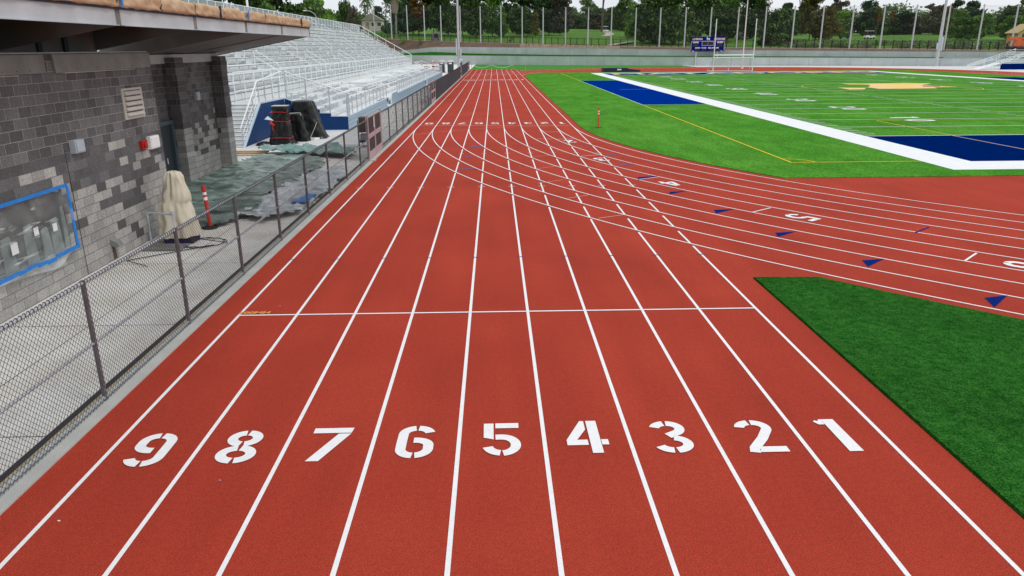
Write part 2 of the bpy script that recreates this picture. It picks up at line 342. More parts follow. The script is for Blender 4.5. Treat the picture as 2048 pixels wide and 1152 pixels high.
ORD = ['first', 'second', 'third', 'fourth', 'fifth', 'sixth', 'seventh', 'eighth', 'ninth', 'tenth', 'eleventh', 'twelfth', 'thirteenth', 'fourteenth', 'fifteenth', 'sixteenth', 'seventeenth', 'eighteenth', 'nineteenth', 'twentieth', 'twenty-first', 'twenty-second', 'twenty-third', 'twenty-fourth', 'twenty-fifth', 'twenty-sixth', 'twenty-seventh', 'twenty-eighth']

# ------------------------------------------------------------------ ground, track, turf
W = 1.067; X0 = -4.77; XL = [X0+i*W for i in range(10)]
RI = 37.9; YN = 46.3; YF = 130.7; CX = XL[9]+RI
def arc(cx, cy, r, a0, a1, n): return [(cx+r*math.cos(R_(a0+(a1-a0)*i/n)), cy+r*math.sin(R_(a0+(a1-a0)*i/n))) for i in range(n+1)]
def stadium(r, n=90): return arc(CX, YN, r, 180, 360, n)+arc(CX, YF, r, 0, 180, n)
RO = RI+9*W+.33
struct('ground', MB().poly([(-2500, -300, -.04), (2500, -300, -.04), (2500, 3500, -.04), (-2500, 3500, -.04)]), 'fair')
struct('paving', MB().poly([(-60, -12, -.012), (-5.29, -12, -.012), (-5.29, 232, -.012), (-60, 232, -.012)]), 'concrete')
# red rubber: oval plus the straight chutes, one sheet with the far corner cut by the outer arc
a_far = math.degrees(math.acos((5.36-CX)/RO)); a_near = -a_far
outer = [(-5.29, -12), (5.41, -12), (5.41, 14.77)]
outer += [p for p in arc(CX, YN, RO, 219, 360, 90) if p[0] > 6.6]
outer += [p for p in arc(CX, YF, RO, 0, 180, 120) if p[0] > 5.36 or p[1] < YF+1]
outer = [p for p in outer if not (p[0] < 5.3 and p[1] > 20)]
yj = YF+math.sqrt(RO**2-(CX-5.36)**2)
outer += [(5.36, yj), (5.36, 172.0), (-5.29, 172.0)]
track = struct('track', MB().poly([(x, y, 0) for x, y in outer]), 'track')
struct('end_turf', MB().prism([(-5.26, 172.05), (5.4, 172.05)]+[(5.4, yj+.05)]+[p for p in reversed(arc(CX, YF, RO+.06, 60, 142, 60)) if 5.45 < p[0] < 48]+[(47, 196), (34, 199.5), (15, 208), (-5, 222)], -.02, .02), 'turfB')
tn = [(5.43, -14), (5.43, 14.74), (6.80, 14.68)]+[p for p in arc(CX, YN, RO+.05, 221.5, 300, 60)]+[(70, -14)]
st = MB().prism(tn, -.02, .035); struct('side_turf', st, 'turfD')
# infield turf: a rectangle whose corners follow lane 1
YA, YB = 26.88, 146.6; rin = RI-.42
aN = 180+math.degrees(math.asin((YN-YA)/rin)); aF = math.degrees(math.asin((YB-YF)/rin))
inf = arc(CX, YN, rin, 180, aN, 30)+arc(CX, YN, rin, 540-aN, 360, 30)+arc(CX, YF, rin, 0, aF, 30)+arc(CX, YF, rin, 180-aF, 180, 30)
struct('infield_turf', MB().prism(inf, -.02, .03), 'turf')
ZT = .03
struct('kerb', MB().prism([(-5.29, -12), (-5.29, 172.2), (-5.52, 172.2), (-5.52, -12)], -.03, .022), 'kerb')
struct('fence_strip', MB().prism([(-5.525, -12), (-5.525, 172.2), (-5.67, 172.2), (-5.67, -12)], -.03, .008), 'strip')
struct('trench_drain', MB().prism([(-5.675, -12), (-5.675, 172.2), (-5.775, 172.2), (-5.775, -12)], -.03, .004), 'drain')
pv = MB()
for y in range(-4, 150, 4): pv.strip([(-9, y+.5), (-5.79, y+.5)], .012, -.007)
pv.strip([(-7.3, -10), (-7.3, 44)], .012, -.0065)
tag(pv.build('paving_joint', 'drain'), None, None, None, 'structure')
sl = MB().prism([(-12.48, 36.2), (-12.48, 45.45), (-5.77, 45.45), (-5.77, 37.6), (-8.6, 36.6)], -.02, .012)
struct('pale_slab', sl, 'pale')
fs = MB().prism([(44, 176.3), (44, 194)]+[(57, 188.4), (68, 184.2), (84, 178.4), (98, 171.8), (150, 150), (150, 100), (RO+CX+.1, 100)]+[p for p in arc(CX, YF, RO+.07, 0, 88, 60)], -.02, .012)
struct('far_slab', fs, 'pale')

# ---- painted markings (children of the track)
Z1 = .004
def mark(name, mb, k, label=None): return mb.build(name, k, parent=track, label=label)
YS = 45.7
for i in range(10):
    mb = MB(); r_i = RI+(9-i)*W
    # approach straight, broken where the bend lines cross it
    x = XL[i]; cuts = []
    for j in range(i):
        rj = RI+(9-j)*W; dx = CX-x
        if rj > dx:
            yc = YN-math.sqrt(rj*rj-dx*dx)
            if yc < YS-.3: cuts.append(yc)
    cuts.sort(); y = -12.0
    top = 172 if i == 0 else YS-.4
    for c in cuts+[top]:
        g = 0 if c == top else (.22 if c == cuts[0] else .5)
        if c-g-y > .3: mb.strip([(x, y), (x, c-g)], .052, Z1)
        y = c+.06
    mark('lane_line', mb, 'white')
    if i:
        mb = MB().strip([(x, YN), (x, 172)], .050, Z1+.001); mark('lane_line', mb, 'white')
    mb = MB().strip(arc(CX, YN, r_i, 180, 300, 150), .050, Z1+.002)
    mark('bend_line', mb, 'white')
    mb = MB().strip(arc(CX, YF, r_i, 180 if i == 9 else 180-min(11+i*3, 40)*0, 60, 140), .050, Z1+.0024); mark('bend_line', mb, 'whiteold' if i < 9 else 'white')
    mb = MB().strip([(CX+r_i, YN), (CX+r_i, YF)], .050, Z1+.002); mark('lane_line', mb, 'white')
mark('start_line', MB().strip([(XL[0], 12.89), (XL[9], 12.89)], .050, Z1+.003), 'white')
mark('finish_line', MB().strip([(XL[0], 47.75), (XL[9], 47.0)], .050, Z1+.003), 'whiteold')
wf = [G(u, v) for u, v in [(830, 269.5), (862, 265.5), (900, 262.3), (940, 259), (975, 256.6), (1020, 254.6), (1060, 253.3), (1100, 252.4), (1135, 252)]]
mark('waterfall_line', MB().strip(wf, .05, Z1+.0035), 'pinkline')
ticks = [((1196,437),(1247,430),'pinkline'),((1135,397),(1184,389.5),'pinkline'),((1075,367),(1125,360),'pinkline'),((1072,338),(1110,333),'pinkline'),((1063,313.5),(1106,311),'pinkline'),((1116,278.5),(1148,278),'white'),((1089,264),(1117,264),'whiteold'),((1158,313),(1196,310),'whiteold'),((1277,359),(1316,354.5),'white'),((1504,425),(1541,416),'white'),((1830,466),(1858,454.5),'bluepaint'),((1930,522),(1953,506.5),'white'),((1074,278),(1104,278),'whiteold')]
for a, b, k in ticks: mark('stagger_line', MB().strip([G(*a), G(*b)], .050, Z1+.0045), k)
def tri(a, b, c, k='bluepaint'):
    mark('zone_arrow', MB().poly([(p.x, p.y, Z1+.004) for p in (G(*a), G(*b), G(*c))]), k)
for t in [((1969,596),(1989,615),(2015,591)), ((1724,521),(1736,534),(1768,518)), ((1551,466),(1556,474),(1593,463)), ((1428,420),(1432,427),(1469,418.5)), ((1340,384),(1338,389),(1373,382)), ((1276,354.5),(1276,360.5),(1318,352))]: tri(*t)
for t in [((1240,329),(1238,333),(1270,327)), ((1213,309),(1211,313),(1236,309)), ((920,336),(922,340),(957,338)), ((930,313),(932,316),(955,314.5)), ((940,291),(942,296),(968,293))]: tri(*t, k='purple')
for i in range(9):
    y = 37.3; xx = XL[i]
    mark('zone_mark', MB().strip([(xx+.18, y), (xx+.9, y-.05)], .09, Z1+.003), 'purple')
for yy, k, ww in ((16.65, 'purple', .10), (25.85, 'whiteold', .12), (34.4, 'whiteold', .12)):
    mbt = MB()
    for i in range(10): mbt.strip([(XL[i]-ww, yy), (XL[i]+ww, yy)], .05, Z1+.0044)
    mark('hurdle_tick', mbt, k)
for yy in (162.5, 168.0):
    mark('exchange_line', MB().strip([(XL[0], yy), (XL[9], yy)], .05, Z1+.0034), 'whiteold')

# ---- stencilled digits
def el(cx, cy, rx, ry, a0, a1, n=22): return [(cx+rx*math.cos(R_(a0+(a1-a0)*i/n)), cy+ry*math.sin(R_(a0+(a1-a0)*i/n))) for i in range(n+1)]
SWD = .158
DG = {
 '8': [('s', el(.31, .745, .195, .17, 96, 262)), ('s', el(.31, .745, .195, .17, 84, -82)), ('s', el(.31, .265, .225, .18, 96, 264)), ('s', el(.31, .265, .225, .18, 84, -84))],
 '6': [('s', el(.32, .73, .215, .185, 97, 176)+[(.10, .5)]+el(.315, .275, .215, .19, 184, 264)), ('s', el(.32, .73, .215, .185, 85, 12)), ('s', el(.315, .275, .215, .19, 276, 360)+el(.315, .375, .215, .16, 5, 92)+[(.285, .535)])],
 '7': [('p', [(0, 1), (.64, 1), (.62, .84), (0, .84)]), ('p', [(.62, .815), (.42, .815), (.06, 0), (.26, 0)])],
 '5': [('p', [(.03, 1), (.19, 1), (.19, .49), (.03, .55)]), ('p', [(.22, 1), (.60, 1), (.60, .84), (.22, .84)]), ('s', [(.22, .555), (.28, .556)]+el(.315, .315, .225, .241, 87, -85)), ('s', el(.315, .315, .225, .235, -96, -166))],
 '4': [('p', [(.27, 1), (.335, 1), (.335, .72), (.17, .40), (.335, .40), (.335, .24), (0, .24), (0, .40)]), ('p', [(.37, 1), (.54, 1), (.54, 0), (.37, 0)]), ('p', [(.55, .40), (.66, .40), (.66, .24), (.55, .24)])],
 '3': [('s', el(.31, .745, .205, .17, 165, 98)), ('s', el(.31, .745, .205, .17, 86, -60)+[(.28, .52)]), ('s', el(.31, .27, .23, .185, 78, -84)), ('s', el(.31, .27, .23, .185, -97, -162))],
 '2': [('s', el(.31, .74, .215, .175, 172, 98)), ('s', el(.31, .74, .215, .175, 86, -25)+[(.36, .42), (.13, .12), (.10, 0.0)]), ('p', [(.24, .16), (.64, .16), (.64, 0), (.18, 0)])],
 '1': [('p', [(.20, 1), (.40, 1), (.44, 0), (.22, 0)]), ('p', [(.04, .93), (.08, .97), (.12, .94), (.16, 1), (.197, 1), (.197, .83), (.10, .83)])],
 '0': [('s', el(.31, .5, .215, .41, 96, 264)), ('s', el(.31, .5, .215, .41, 84, -84))],
}
DG['9'] = [(k, [(.63-x, 1-y) for x, y in p]) for k, p in DG['6']]
def digit(ch, cx, cy, h, ang, k='white', z=Z1+.005, wsc=1.0, parent=track):
    mb = MB(); c, s_ = math.cos(ang), math.sin(ang)
    def tr(p):
        x = (p[0]-.315)*h*wsc; y = (p[1]-.5)*h
        return (cx+x*c-y*s_, cy+x*s_+y*c)
    for q, (kd, pts) in enumerate(DG[ch]):
        zz = z+q*.0007
        if kd == 'p': mb.poly([(*tr(p), zz) for p in pts])
        else: mb.strip([tr(p) for p in pts], SWD*h, zz)
    o = mb.build('lane_number', k, parent=parent)
    return o
for i, ch in enumerate('987654321'):
    ca = (G(303, 900), G(482, 894), G(657, 889), G(831, 884), G(1003, 879), G(1171, 874), G(1341, 874), G(1516, 872), G(1682, 870))[i]
    digit(ch, ca.x, ca.y, .80, R_(.3), wsc=.98)
    digit(ch, XL[i]+W/2, 48.9-.05*i, 1.05, math.pi, 'whiteold', wsc=.82)
    digit(ch, XL[i]+W/2, 115.6, 1.6, 0, 'white', wsc=.8)
for ch, (u, v) in zip('23456', [(1141, 283), (1203, 319), (1341, 367), (1603, 435), (2056, 533)]):
    p = G(u, v); a = math.atan2(p.y-YN, p.x-CX)+math.pi/2  # heading round the bend
    digit(ch, p.x, p.y, .95, a-math.pi/2, wsc=.9)
# ---- lettering from Blender's built-in font
def text(s, name, mk, M4, size=1, parent=None, bold=.0, ext=0.0, label=None, align='CENTER'):
    cu = bpy.data.curves.new('t', 'FONT'); cu.body = s; cu.size = size; cu.align_x = align; cu.align_y = 'CENTER'; cu.offset = bold; cu.extrude = ext; cu.resolution_u = 3
    to = bpy.data.objects.new('t', cu); COL.objects.link(to); bpy.context.view_layer.update()
    me = bpy.data.meshes.new_from_object(to.evaluated_get(bpy.context.evaluated_depsgraph_get()))
    bpy.data.objects.remove(to); bpy.data.curves.remove(cu)
    me.transform(M4); me.materials.clear(); me.materials.append(M[mk])
    o = bpy.data.objects.new(name, me); COL.objects.link(o)
    if parent is not None:
        o.parent = parent; o.location = -parent.location
    if label: o['label'] = label
    return o
def flat(x, y, z, ang, sx=1, sy=1): return Matrix.Translation((x, y, z)) @ Matrix.Rotation(ang, 4, 'Z') @ Matrix.Diagonal((sx, sy, 1, 1))
p = G(509, 626.5)
text('100MH', 'event_lettering', 'orange', flat(p.x, p.y+.0, Z1+.006, 0, 1.15, 1), .17, track, .008)

# ---- infield markings (children of the infield turf)
field = bpy.data.objects['infield_turf']
def fm(name, mb, k): return mb.build(name, k, parent=field)
FX0, FX1, FY0 = 19.8, 68.6, 30.35; YD = .9144; FY1 = FY0+120*YD
za = ZT+.004; zb = ZT+.009; zc = ZT+.014
bd = MB()
bd.poly([(17.82, FY0-2.1, za), (FX0, FY0, za), (FX0, FY1, za), (17.82, FY1+1.6, za)]); bd.poly([(17.82, FY0-2.1, za), (FX1+1.9, FY0-2.1, za), (FX1, FY0, za), (FX0, FY0, za)])
bd.poly([(FX1, FY0, za), (FX1+1.9, FY0-2.1, za), (FX1+1.9, FY1+1.6, za), (FX1, FY1, za)]); bd.poly([(FX0, FY1, za), (FX1, FY1, za), (FX1+1.9, FY1+1.6, za), (17.82, FY1+1.6, za)])
fm('field_border', bd, 'twhite')
ez = MB().poly([(FX0+.02, FY0+.02, za), (FX1, FY0+.02, za), (FX1, FY0+10*YD, za), (FX0+.02, FY0+10*YD, za)]); fm('end_zone', ez, 'tnavy')
ez = MB().poly([(FX0+.02, FY1-10*YD, za), (FX1, FY1-10*YD, za), (FX1, FY1-.02, za), (FX0+.02, FY1-.02, za)]); fm('end_zone', ez, 'tblue')
yl_ = MB()
for k in range(21): yl_.strip([(FX0, FY0+(10+5*k)*YD), (FX1, FY0+(10+5*k)*YD)], .13 if k in (0, 20) else .10, zb)
fm('yard_line', yl_, 'tline' if False else 'twhite')
hm = MB()
for k in range(101):
    y = FY0+(10+k)*YD
    if k % 5:
        for x in (FX0+.05, FX1-.95): hm.strip([(x, y), (x+.9, y)], .10, zb)
        for x in (FX0+15.6, FX1-16.5): hm.strip([(x, y), (x+.65, y)], .10, zb)
fm('hash_mark', hm, 'twhite')
for xs, ang in ((27.3, -math.pi/2), (FX1-7.5, math.pi/2)):
    for k, s in enumerate(['10', '20', '30', '40', '50', '40', '30', '20', '10']):
        y = FY0+(20+10*k)*YD
        sg = -1 if ang < 0 else 1
        for q, ch in enumerate(s):
            digit(ch, xs, y+sg*(q-.5)*1.9, 1.95, ang, 'twhite', zc, 1.0, field)
# yellow soccer lines
so = MB(); XS0, XS1 = 12.32, 76.1; YS0, YS1 = 30.5, FY1+.9
so.strip([(XS0, YS0), (XS0, 62.9)], .11, zb); so.strip([(XS0, 109.9), (XS0, YS1+.7)], .11, zb); so.strip([(XS0, YS0), (17.8, YS0)], .11, zb+.001)
so.strip(arc(XS0, YS0, 1.0, 0, 90, 12), .10, zb+.002)
fm('soccer_line', so, 'tyellow')
so = MB(); so.strip(arc(45.1, 86.3, 9.3, 0, 360, 60), .11, zc+.003); fm('centre_circle', so, 'tyellow')
so = MB(); so.strip([(24.45, FY0+10*YD), (24.45, 47.7)], .11, zc); so.strip([(24.45, 47.7), (66, 47.7)], .11, zc+.001); fm('soccer_line', so, 'tyellow')
so = MB(); so.strip([(24.4, FY0), (24.4, FY0+10*YD)], .11, zc); fm('soccer_line', so, 'pink')
so = MB(); so.strip([(XS0, 63), (XS0, 109.8)], .12, zb+.003); so.strip([(XS0, 63), (17.8, 63)], .12, zb+.004); so.strip([(14.2, 86.3), (17.8, 86.3)], .1, zb+.005); fm('team_area_line', so, 'tline')
for xa, xb in ((12.38, 17.81), (FX1+1.95, 75.9)):
    fm('team_area', MB().poly([(xa, 63.06, za), (xb, 63.06, za), (xb, 109.8, za), (xa, 109.8, za)]), 'tblue' if xa < 20 else 'tnavy')
# mid-field school letters, end zone lettering
def gpoly(pts, z, k, nm):
    q = [G(1560+a/4.197, 130+b/4.197) for a, b in pts]; fm(nm, MB().poly([(p.x, p.y, z) for p in q]), k)
gpoly([(510, 157), (740, 159), (1060, 154), (1270, 158), (1190, 172), (1290, 178), (1505, 187), (1290, 190), (1320, 199), (1000, 203), (830, 204), (730, 190), (760, 179), (740, 168), (580, 167)], zc+.004, 'tgold', 'midfield_mark')
gpoly([(485, 193), (725, 195), (705, 209), (580, 210)], zc+.005, 'tgold', 'midfield_mark')
gpoly([(1190, 177), (1345, 180), (1345, 186), (1200, 185)], zc+.007, 'maroon', 'midfield_mark')
gpoly([(560, 160), (700, 161), (700, 165), (590, 165)], zc+.008, 'tyellow', 'midfield_mark')
gpoly([(1360, 183), (1460, 187), (1360, 188)], zc+.008, 'tyellow', 'midfield_mark')
text('MATADORES', 'end_zone_lettering', 'tgold', flat(44.2, FY1-4.6, zc, 0, 1.12, 1.05), 7.2, field, .12)
text('LA MIRADA', 'end_zone_lettering', 'twhite', flat(46.2, FY0+4.4, zc, 0, 1.02, .95), 6.8, field, .12)

# ================================================================== the block building
XWL, YC, ZW = -8.96, 20.3, 4.62
bld = empty('block_building', (XWL, 12, 0), 'dark and light grey concrete block building with a steel deck overhanging its top', 'building')
mb = MB().use('blk').box(-9.6, XWL, -8, YC, -.05, ZW); mb.build('wall', None, bld)
mb = MB().use('blkx'); mb.poly([(-11.31, YC+.004, -.05), (XWL, YC+.004, -.05), (XWL, YC+.004, ZW), (-11.31, YC+.004, ZW)][::-1]); mb.build('return_wall', None, bld)
mb = MB().use('blk').box(-11.9, -11.32, YC+.02, 31.6, -.05, 4.22); mb.build('recessed_wall', None, bld)
# two rough pilasters
for y0, y1 in ((26.5, 27.2), (30.9, 31.55)):
    mb = MB(); rr = random.Random(int(y0)); z = -.05
    mb.use('blkp')
    while z < 4.4:
        e = rr.uniform(0, .035) if z > 2.4 else 0
        mb.use('blkp'); z2 = min(z+.2033, 4.42)
        mb.box(-11.31, -10.88+e, y0-e*.6, y1+e*.6, z+.001, z2); z = z2+.001
    mb.build('pilaster', None, bld)
MB().use('steel').box(-11.88, -11.2, YC+.03, 31.6, 4.222, 4.52).build('lintel_beam', None, bld)
# clerestory set back above the wall, panels between posts
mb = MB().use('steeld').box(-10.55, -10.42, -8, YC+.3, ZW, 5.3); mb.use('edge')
for y in (13.2, 17.9, 19.0): mb.box(-10.415, -10.36, y, y+.16, ZW, 5.3)
mb.build('clerestory', None, bld)
MB().use('steel').box(-10.4, XWL-.02, -8, YC-.05, ZW+.001, ZW+.02).build('wall_cap', None, bld)
for y0, y1 in ((11.2, 15.5), (15.85, 20.22)):
    mb = MB().use('board').prismv([(XWL+.002, y0, 4.235), (XWL+.002, y1-.08, 4.25), (XWL+.002, y1, 4.30), (XWL+.002, y1+.0, 4.60), (XWL+.002, y0-.03, 4.60)], (.045, 0, 0))
    mb.use('cream').box(XWL+.0, XWL+.048, y0+.3, y1-.9, 4.222, 4.234)
    pb = mb.build('board_panel', None, bld)
    for k in range(9): MB().use('edge').box(XWL+.047, XWL+.056, y0+.4+k*.42, y0+.42+k*.42, 4.30, 4.315).build('bolt', None, pb)
# louvre
lv = MB().use('cream').box(XWL, XWL+.03, 18.47, 19.52, 3.06, 3.79)
for k in range(5):
    z = 3.12+k*.125
    lv.use('cream').prismv([(XWL+.03, 18.56, z), (XWL+.085, 18.56, z+.02), (XWL+.085, 18.56, z+.035), (XWL+.03, 18.56, z+.10)], (0, .87, 0))
    lv.use('cream2').box(XWL+.03, XWL+.034, 18.56, 19.43, z+.102, z+.12)
lv.build('louvre_vent', None, bld)
# serving window taped over with plastic
YW0, YW1, ZB, ZTp = 10.8, 15.27, .74, 2.02
wn = MB().use('glass').box(XWL+.004, XWL+.010, YW0, YW1, ZB, ZTp); wo = wn.build('serving_window', None, bld)
cu_ = MB().use('curtain')
for k, (y, w_, h_) in enumerate([(10.95, .5, .9), (11.7, .45, .8), (12.35, .42, .75), (13.05, .38, .7), (13.75, .36, .78), (14.28, .3, .62), (14.62, .36, .72), (15.05, .15, .9)]):
    cu_.prismv([(XWL+.012, y, ZB+.02), (XWL+.012, y+w_, ZB+.02), (XWL+.012, y+w_*.93, ZB+h_*.7), (XWL+.012, y+w_*.8, ZB+h_), (XWL+.012, y+w_*.15, ZB+h_*.98), (XWL+.012, y+.02, ZB+h_*.6)], (.012+.006*(k % 2), 0, 0))
cu_.build('covered_equipment', None, wo)
for y, z, w in ((14.0, 1.28, .15), (14.62, 1.22, .15), (13.25, 1.10, .2), (12.3, 1.2, .15)): MB().use('whitep').box(XWL+.085, XWL+.089, y, y+w, z, z+w*1.05).build('paper_note', None, wo)
# film as a sagging sheet
def sheet(fn, nu, nv, k, name, parent=None, smooth=True, thick=0, loc=(0, 0, 0)):
    mb = MB().use(k)
    P = [[fn(i/nu, j/nv) for j in range(nv+1)] for i in range(nu+1)]
    mb.v = [tuple(p) for row in P for p in row]
    for i in range(nu):
        for j in range(nv):
            mb.f.append((i*(nv+1)+j, (i+1)*(nv+1)+j, (i+1)*(nv+1)+j+1, i*(nv+1)+j+1)); mb.m.append(0)
    return mb.build(name, None, parent, loc, smooth)
def film(s, t):
    y = YW0-.2+(YW1+.25-YW0)*s; z = ZTp+.02-(ZTp+.02-.56+.08*math.sin(s*9))*t
    z = max(z, .50+.55*max(0, s-.86)*4)
    n = noise.noise(Vector((y*1.6, z*3.5, 3)))*.05+noise.noise(Vector((y*6, z*2, 9)))*.018
    return (XWL+.075+.06*math.sin(t*3.1)+n, y, z)
sheet(film, 60, 26, 'film', 'plastic_film', wo)
tp = MB().use('tape')
tp.prismv([(XWL+.135, YW0, ZTp-.01), (XWL+.135, YW1+.03, ZTp-.01), (XWL+.135, YW1+.03, ZTp+.06), (XWL+.135, YW0, ZTp+.06)], (.012, 0, 0))
tp.prismv([(XWL+.136, YW1-.045, .72), (XWL+.136, YW1+.05, .70), (XWL+.136, YW1+.05, ZTp-.011), (XWL+.136, YW1-.04, ZTp-.011)], (.012, 0, 0))
for k in range(15):
    a = YW0+k*.3; z = .775+.02*math.sin(a*3)-.015*(k % 3)
    tp.prismv([(XWL+.165, a, z-.045), (XWL+.165, a+.302, z-.035+.01*math.sin(k)), (XWL+.165, a+.302, z+.035), (XWL+.165, a, z+.04)], (.012, 0, 0))
tp.build('masking_tape', None, wo)
# electrical boxes
def wallbox(name, y0, y1, z0, z1, d, k, lid=None, x=XWL):
    mb = MB().use(k).box(x, x+d, y0, y1, z0, z1); b = mb.build(name, None, bld)
    MB().use(lid or k).box(x+d, x+d+.02, y0+.03, y1-.03, z0+.03, z1-.03).build('lid', None, b)
    return b
wallbox('electrical_box', 15.90, 16.27, 2.60, 2.87, .12, 'greybox')
wallbox('electrical_box', 19.42, 19.93, 2.23, 2.55, .10, 'whitep')
wallbox('electrical_box', 28.9, 29.25, 2.85, 3.15, .10, 'greybox', x=-11.31)
mb = MB().use('red').box(XWL, XWL+.09, 18.98, 19.27, 2.29, 2.49); al = mb.build('fire_alarm_horn', None, bld)
MB().use('red').tube([(XWL+.09, 19.12, 2.39), (XWL+.125, 19.12, 2.39)], .08, 14).build('horn', None, al)
# vertical movement joint, downspout outlet, door
MB().use('drain').box(XWL+.001, XWL+.006, 15.68, 15.70, 0, 2.7).build('movement_joint', None, bld)
sp = MB().use('board').prismv([(XWL, 16.80, .50), (XWL+.16, 16.80, .42), (XWL+.20, 16.80, .33), (XWL+.12, 16.80, .30), (XWL, 16.80, .36)], (0, .22, 0)); sp.build('scupper_outlet', None, bld)
MB().use('soil').poly([(XWL+.003, 16.84, 0), (XWL+.003, 17.02, 0), (XWL+.003, 16.98, .35), (XWL+.003, 16.86, .35)]).build('damp_stain', None, bld)
dr = MB().use('doorm').box(-11.315, -11.26, 24.6, 26.30, 0, 2.22); do = dr.build('door', None, bld)
MB().use('frame').box(-11.315, -11.18, 24.45, 24.6, 0, 2.36).box(-11.315, -11.18, 26.30, 26.44, 0, 2.36).box(-11.315, -11.18, 24.6, 26.30, 2.23, 2.36).box(-11.255, -11.22, 25.42, 25.48, 0, 2.22).build('door_frame', None, do)
MB().use('rail').tube([(-11.2, 25.6, .95), (-11.2, 25.6, 1.15)], .02).build('handle', None, do)
MB().use('frame').tube([(-11.24, 27.75, 0), (-11.24, 27.75, 2.55)], .045, 8).build('downpipe', None, bld)
# steel deck overhang
deck = empty('steel_deck', (-7.75, 16, 4.6), 'grey primed steel deck edge cantilevered on tapered ribs over the block wall', 'deck')
XFa, ZF0, ZF1 = -7.75, 5.165, 5.475
YJ = [-8, 0.1, 4.2, 8.2, 12.3, 16.4, 20.55, 24.7, 28.8, 33.05]
for a, b in zip(YJ[:-1], YJ[1:]):
    MB().use('steel').box(XFa-.03, XFa, a+.11, b-.11, ZF0, ZF1).box(XFa, XFa+.07, a+.11, b-.11, ZF0-.012, ZF0+.004).build('fascia_channel', None, deck)
for y in YJ[1:]:
    MB().use('board').box(XFa-.03, XFa-.012, y-.108, y+.108, ZF0, ZF1).build('splice_plate', None, deck)
    zt = lambda x: ZF0-.005-(XFa-x)*.186
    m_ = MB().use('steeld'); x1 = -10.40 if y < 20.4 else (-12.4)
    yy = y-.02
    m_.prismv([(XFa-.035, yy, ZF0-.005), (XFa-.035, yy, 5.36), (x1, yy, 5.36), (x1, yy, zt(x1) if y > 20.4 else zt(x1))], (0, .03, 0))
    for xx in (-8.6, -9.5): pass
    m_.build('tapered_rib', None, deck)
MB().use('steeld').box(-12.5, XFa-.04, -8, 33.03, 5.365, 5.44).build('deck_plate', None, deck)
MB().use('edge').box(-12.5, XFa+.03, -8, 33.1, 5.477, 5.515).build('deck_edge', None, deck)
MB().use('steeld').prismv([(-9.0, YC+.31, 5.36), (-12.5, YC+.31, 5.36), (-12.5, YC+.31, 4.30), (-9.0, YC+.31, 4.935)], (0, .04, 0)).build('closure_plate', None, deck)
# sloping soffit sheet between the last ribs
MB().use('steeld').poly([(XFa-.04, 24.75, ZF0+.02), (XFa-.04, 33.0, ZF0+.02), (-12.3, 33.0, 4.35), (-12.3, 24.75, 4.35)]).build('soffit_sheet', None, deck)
# paper-wrapped low parapet
def wrap(y0, y1):
    rr = random.Random(int(y0*10)); rg = []
    n = 44
    for i in range(n+1):
        y = y0+(y1-y0)*i/n; w = noise.noise(Vector((y*2.3, 1, 0))); w2 = noise.noise(Vector((y*7, 4, 0)))
        top = 5.80+.035*w+.02*w2+.03*math.sin(i/n*math.pi)
        ring = []
        for (x, z) in ((-7.88, 5.52), (-7.88, 5.70), (-7.86, top-.02), (-7.82, top+.01), (-7.745, top-.004), (-7.70, top-.05), (-7.695, 5.72), (-7.69, 5.66), (-7.70, 5.60), (-7.67, 5.52)):
            k = noise.noise(Vector((y*3, x*9, z*7)))*.05+noise.noise(Vector((y*9+z*16, 2, z*5)))*.035
            ring.append((x+k, y, z+k*.4))
        rg.append(ring)
    return MB().use('paper').rings(rg).build('paper_wrap', None, wrapo, smooth=True)
wrapo = empty('wrapped_parapet', (-7.84, 16, 5.5), 'low parapet on the deck edge wrapped in crumpled brown paper and blue tape', 'parapet')
for a, b in zip(YJ[:-1], YJ[1:]):
    for q in range(2): wrap(a+(b-a)*q/2+.02, a+(b-a)*(q+1)/2-.02)
for y in (14.3, 16.45, 24.75):
    MB().use('tape').prismv([(-7.655, y, 5.53), (-7.655, y+.07, 5.52), (-7.655, y+.11, 5.80), (-7.655, y+.03, 5.83)], (-.02, 0, 0)).build('tape_strip', None, wrapo)
for y in (22.3, 31.5):
    MB().use('edge').box(-7.70, -7.65, y, y+.06, 5.50, 5.83).build('dark_strap', None, wrapo)

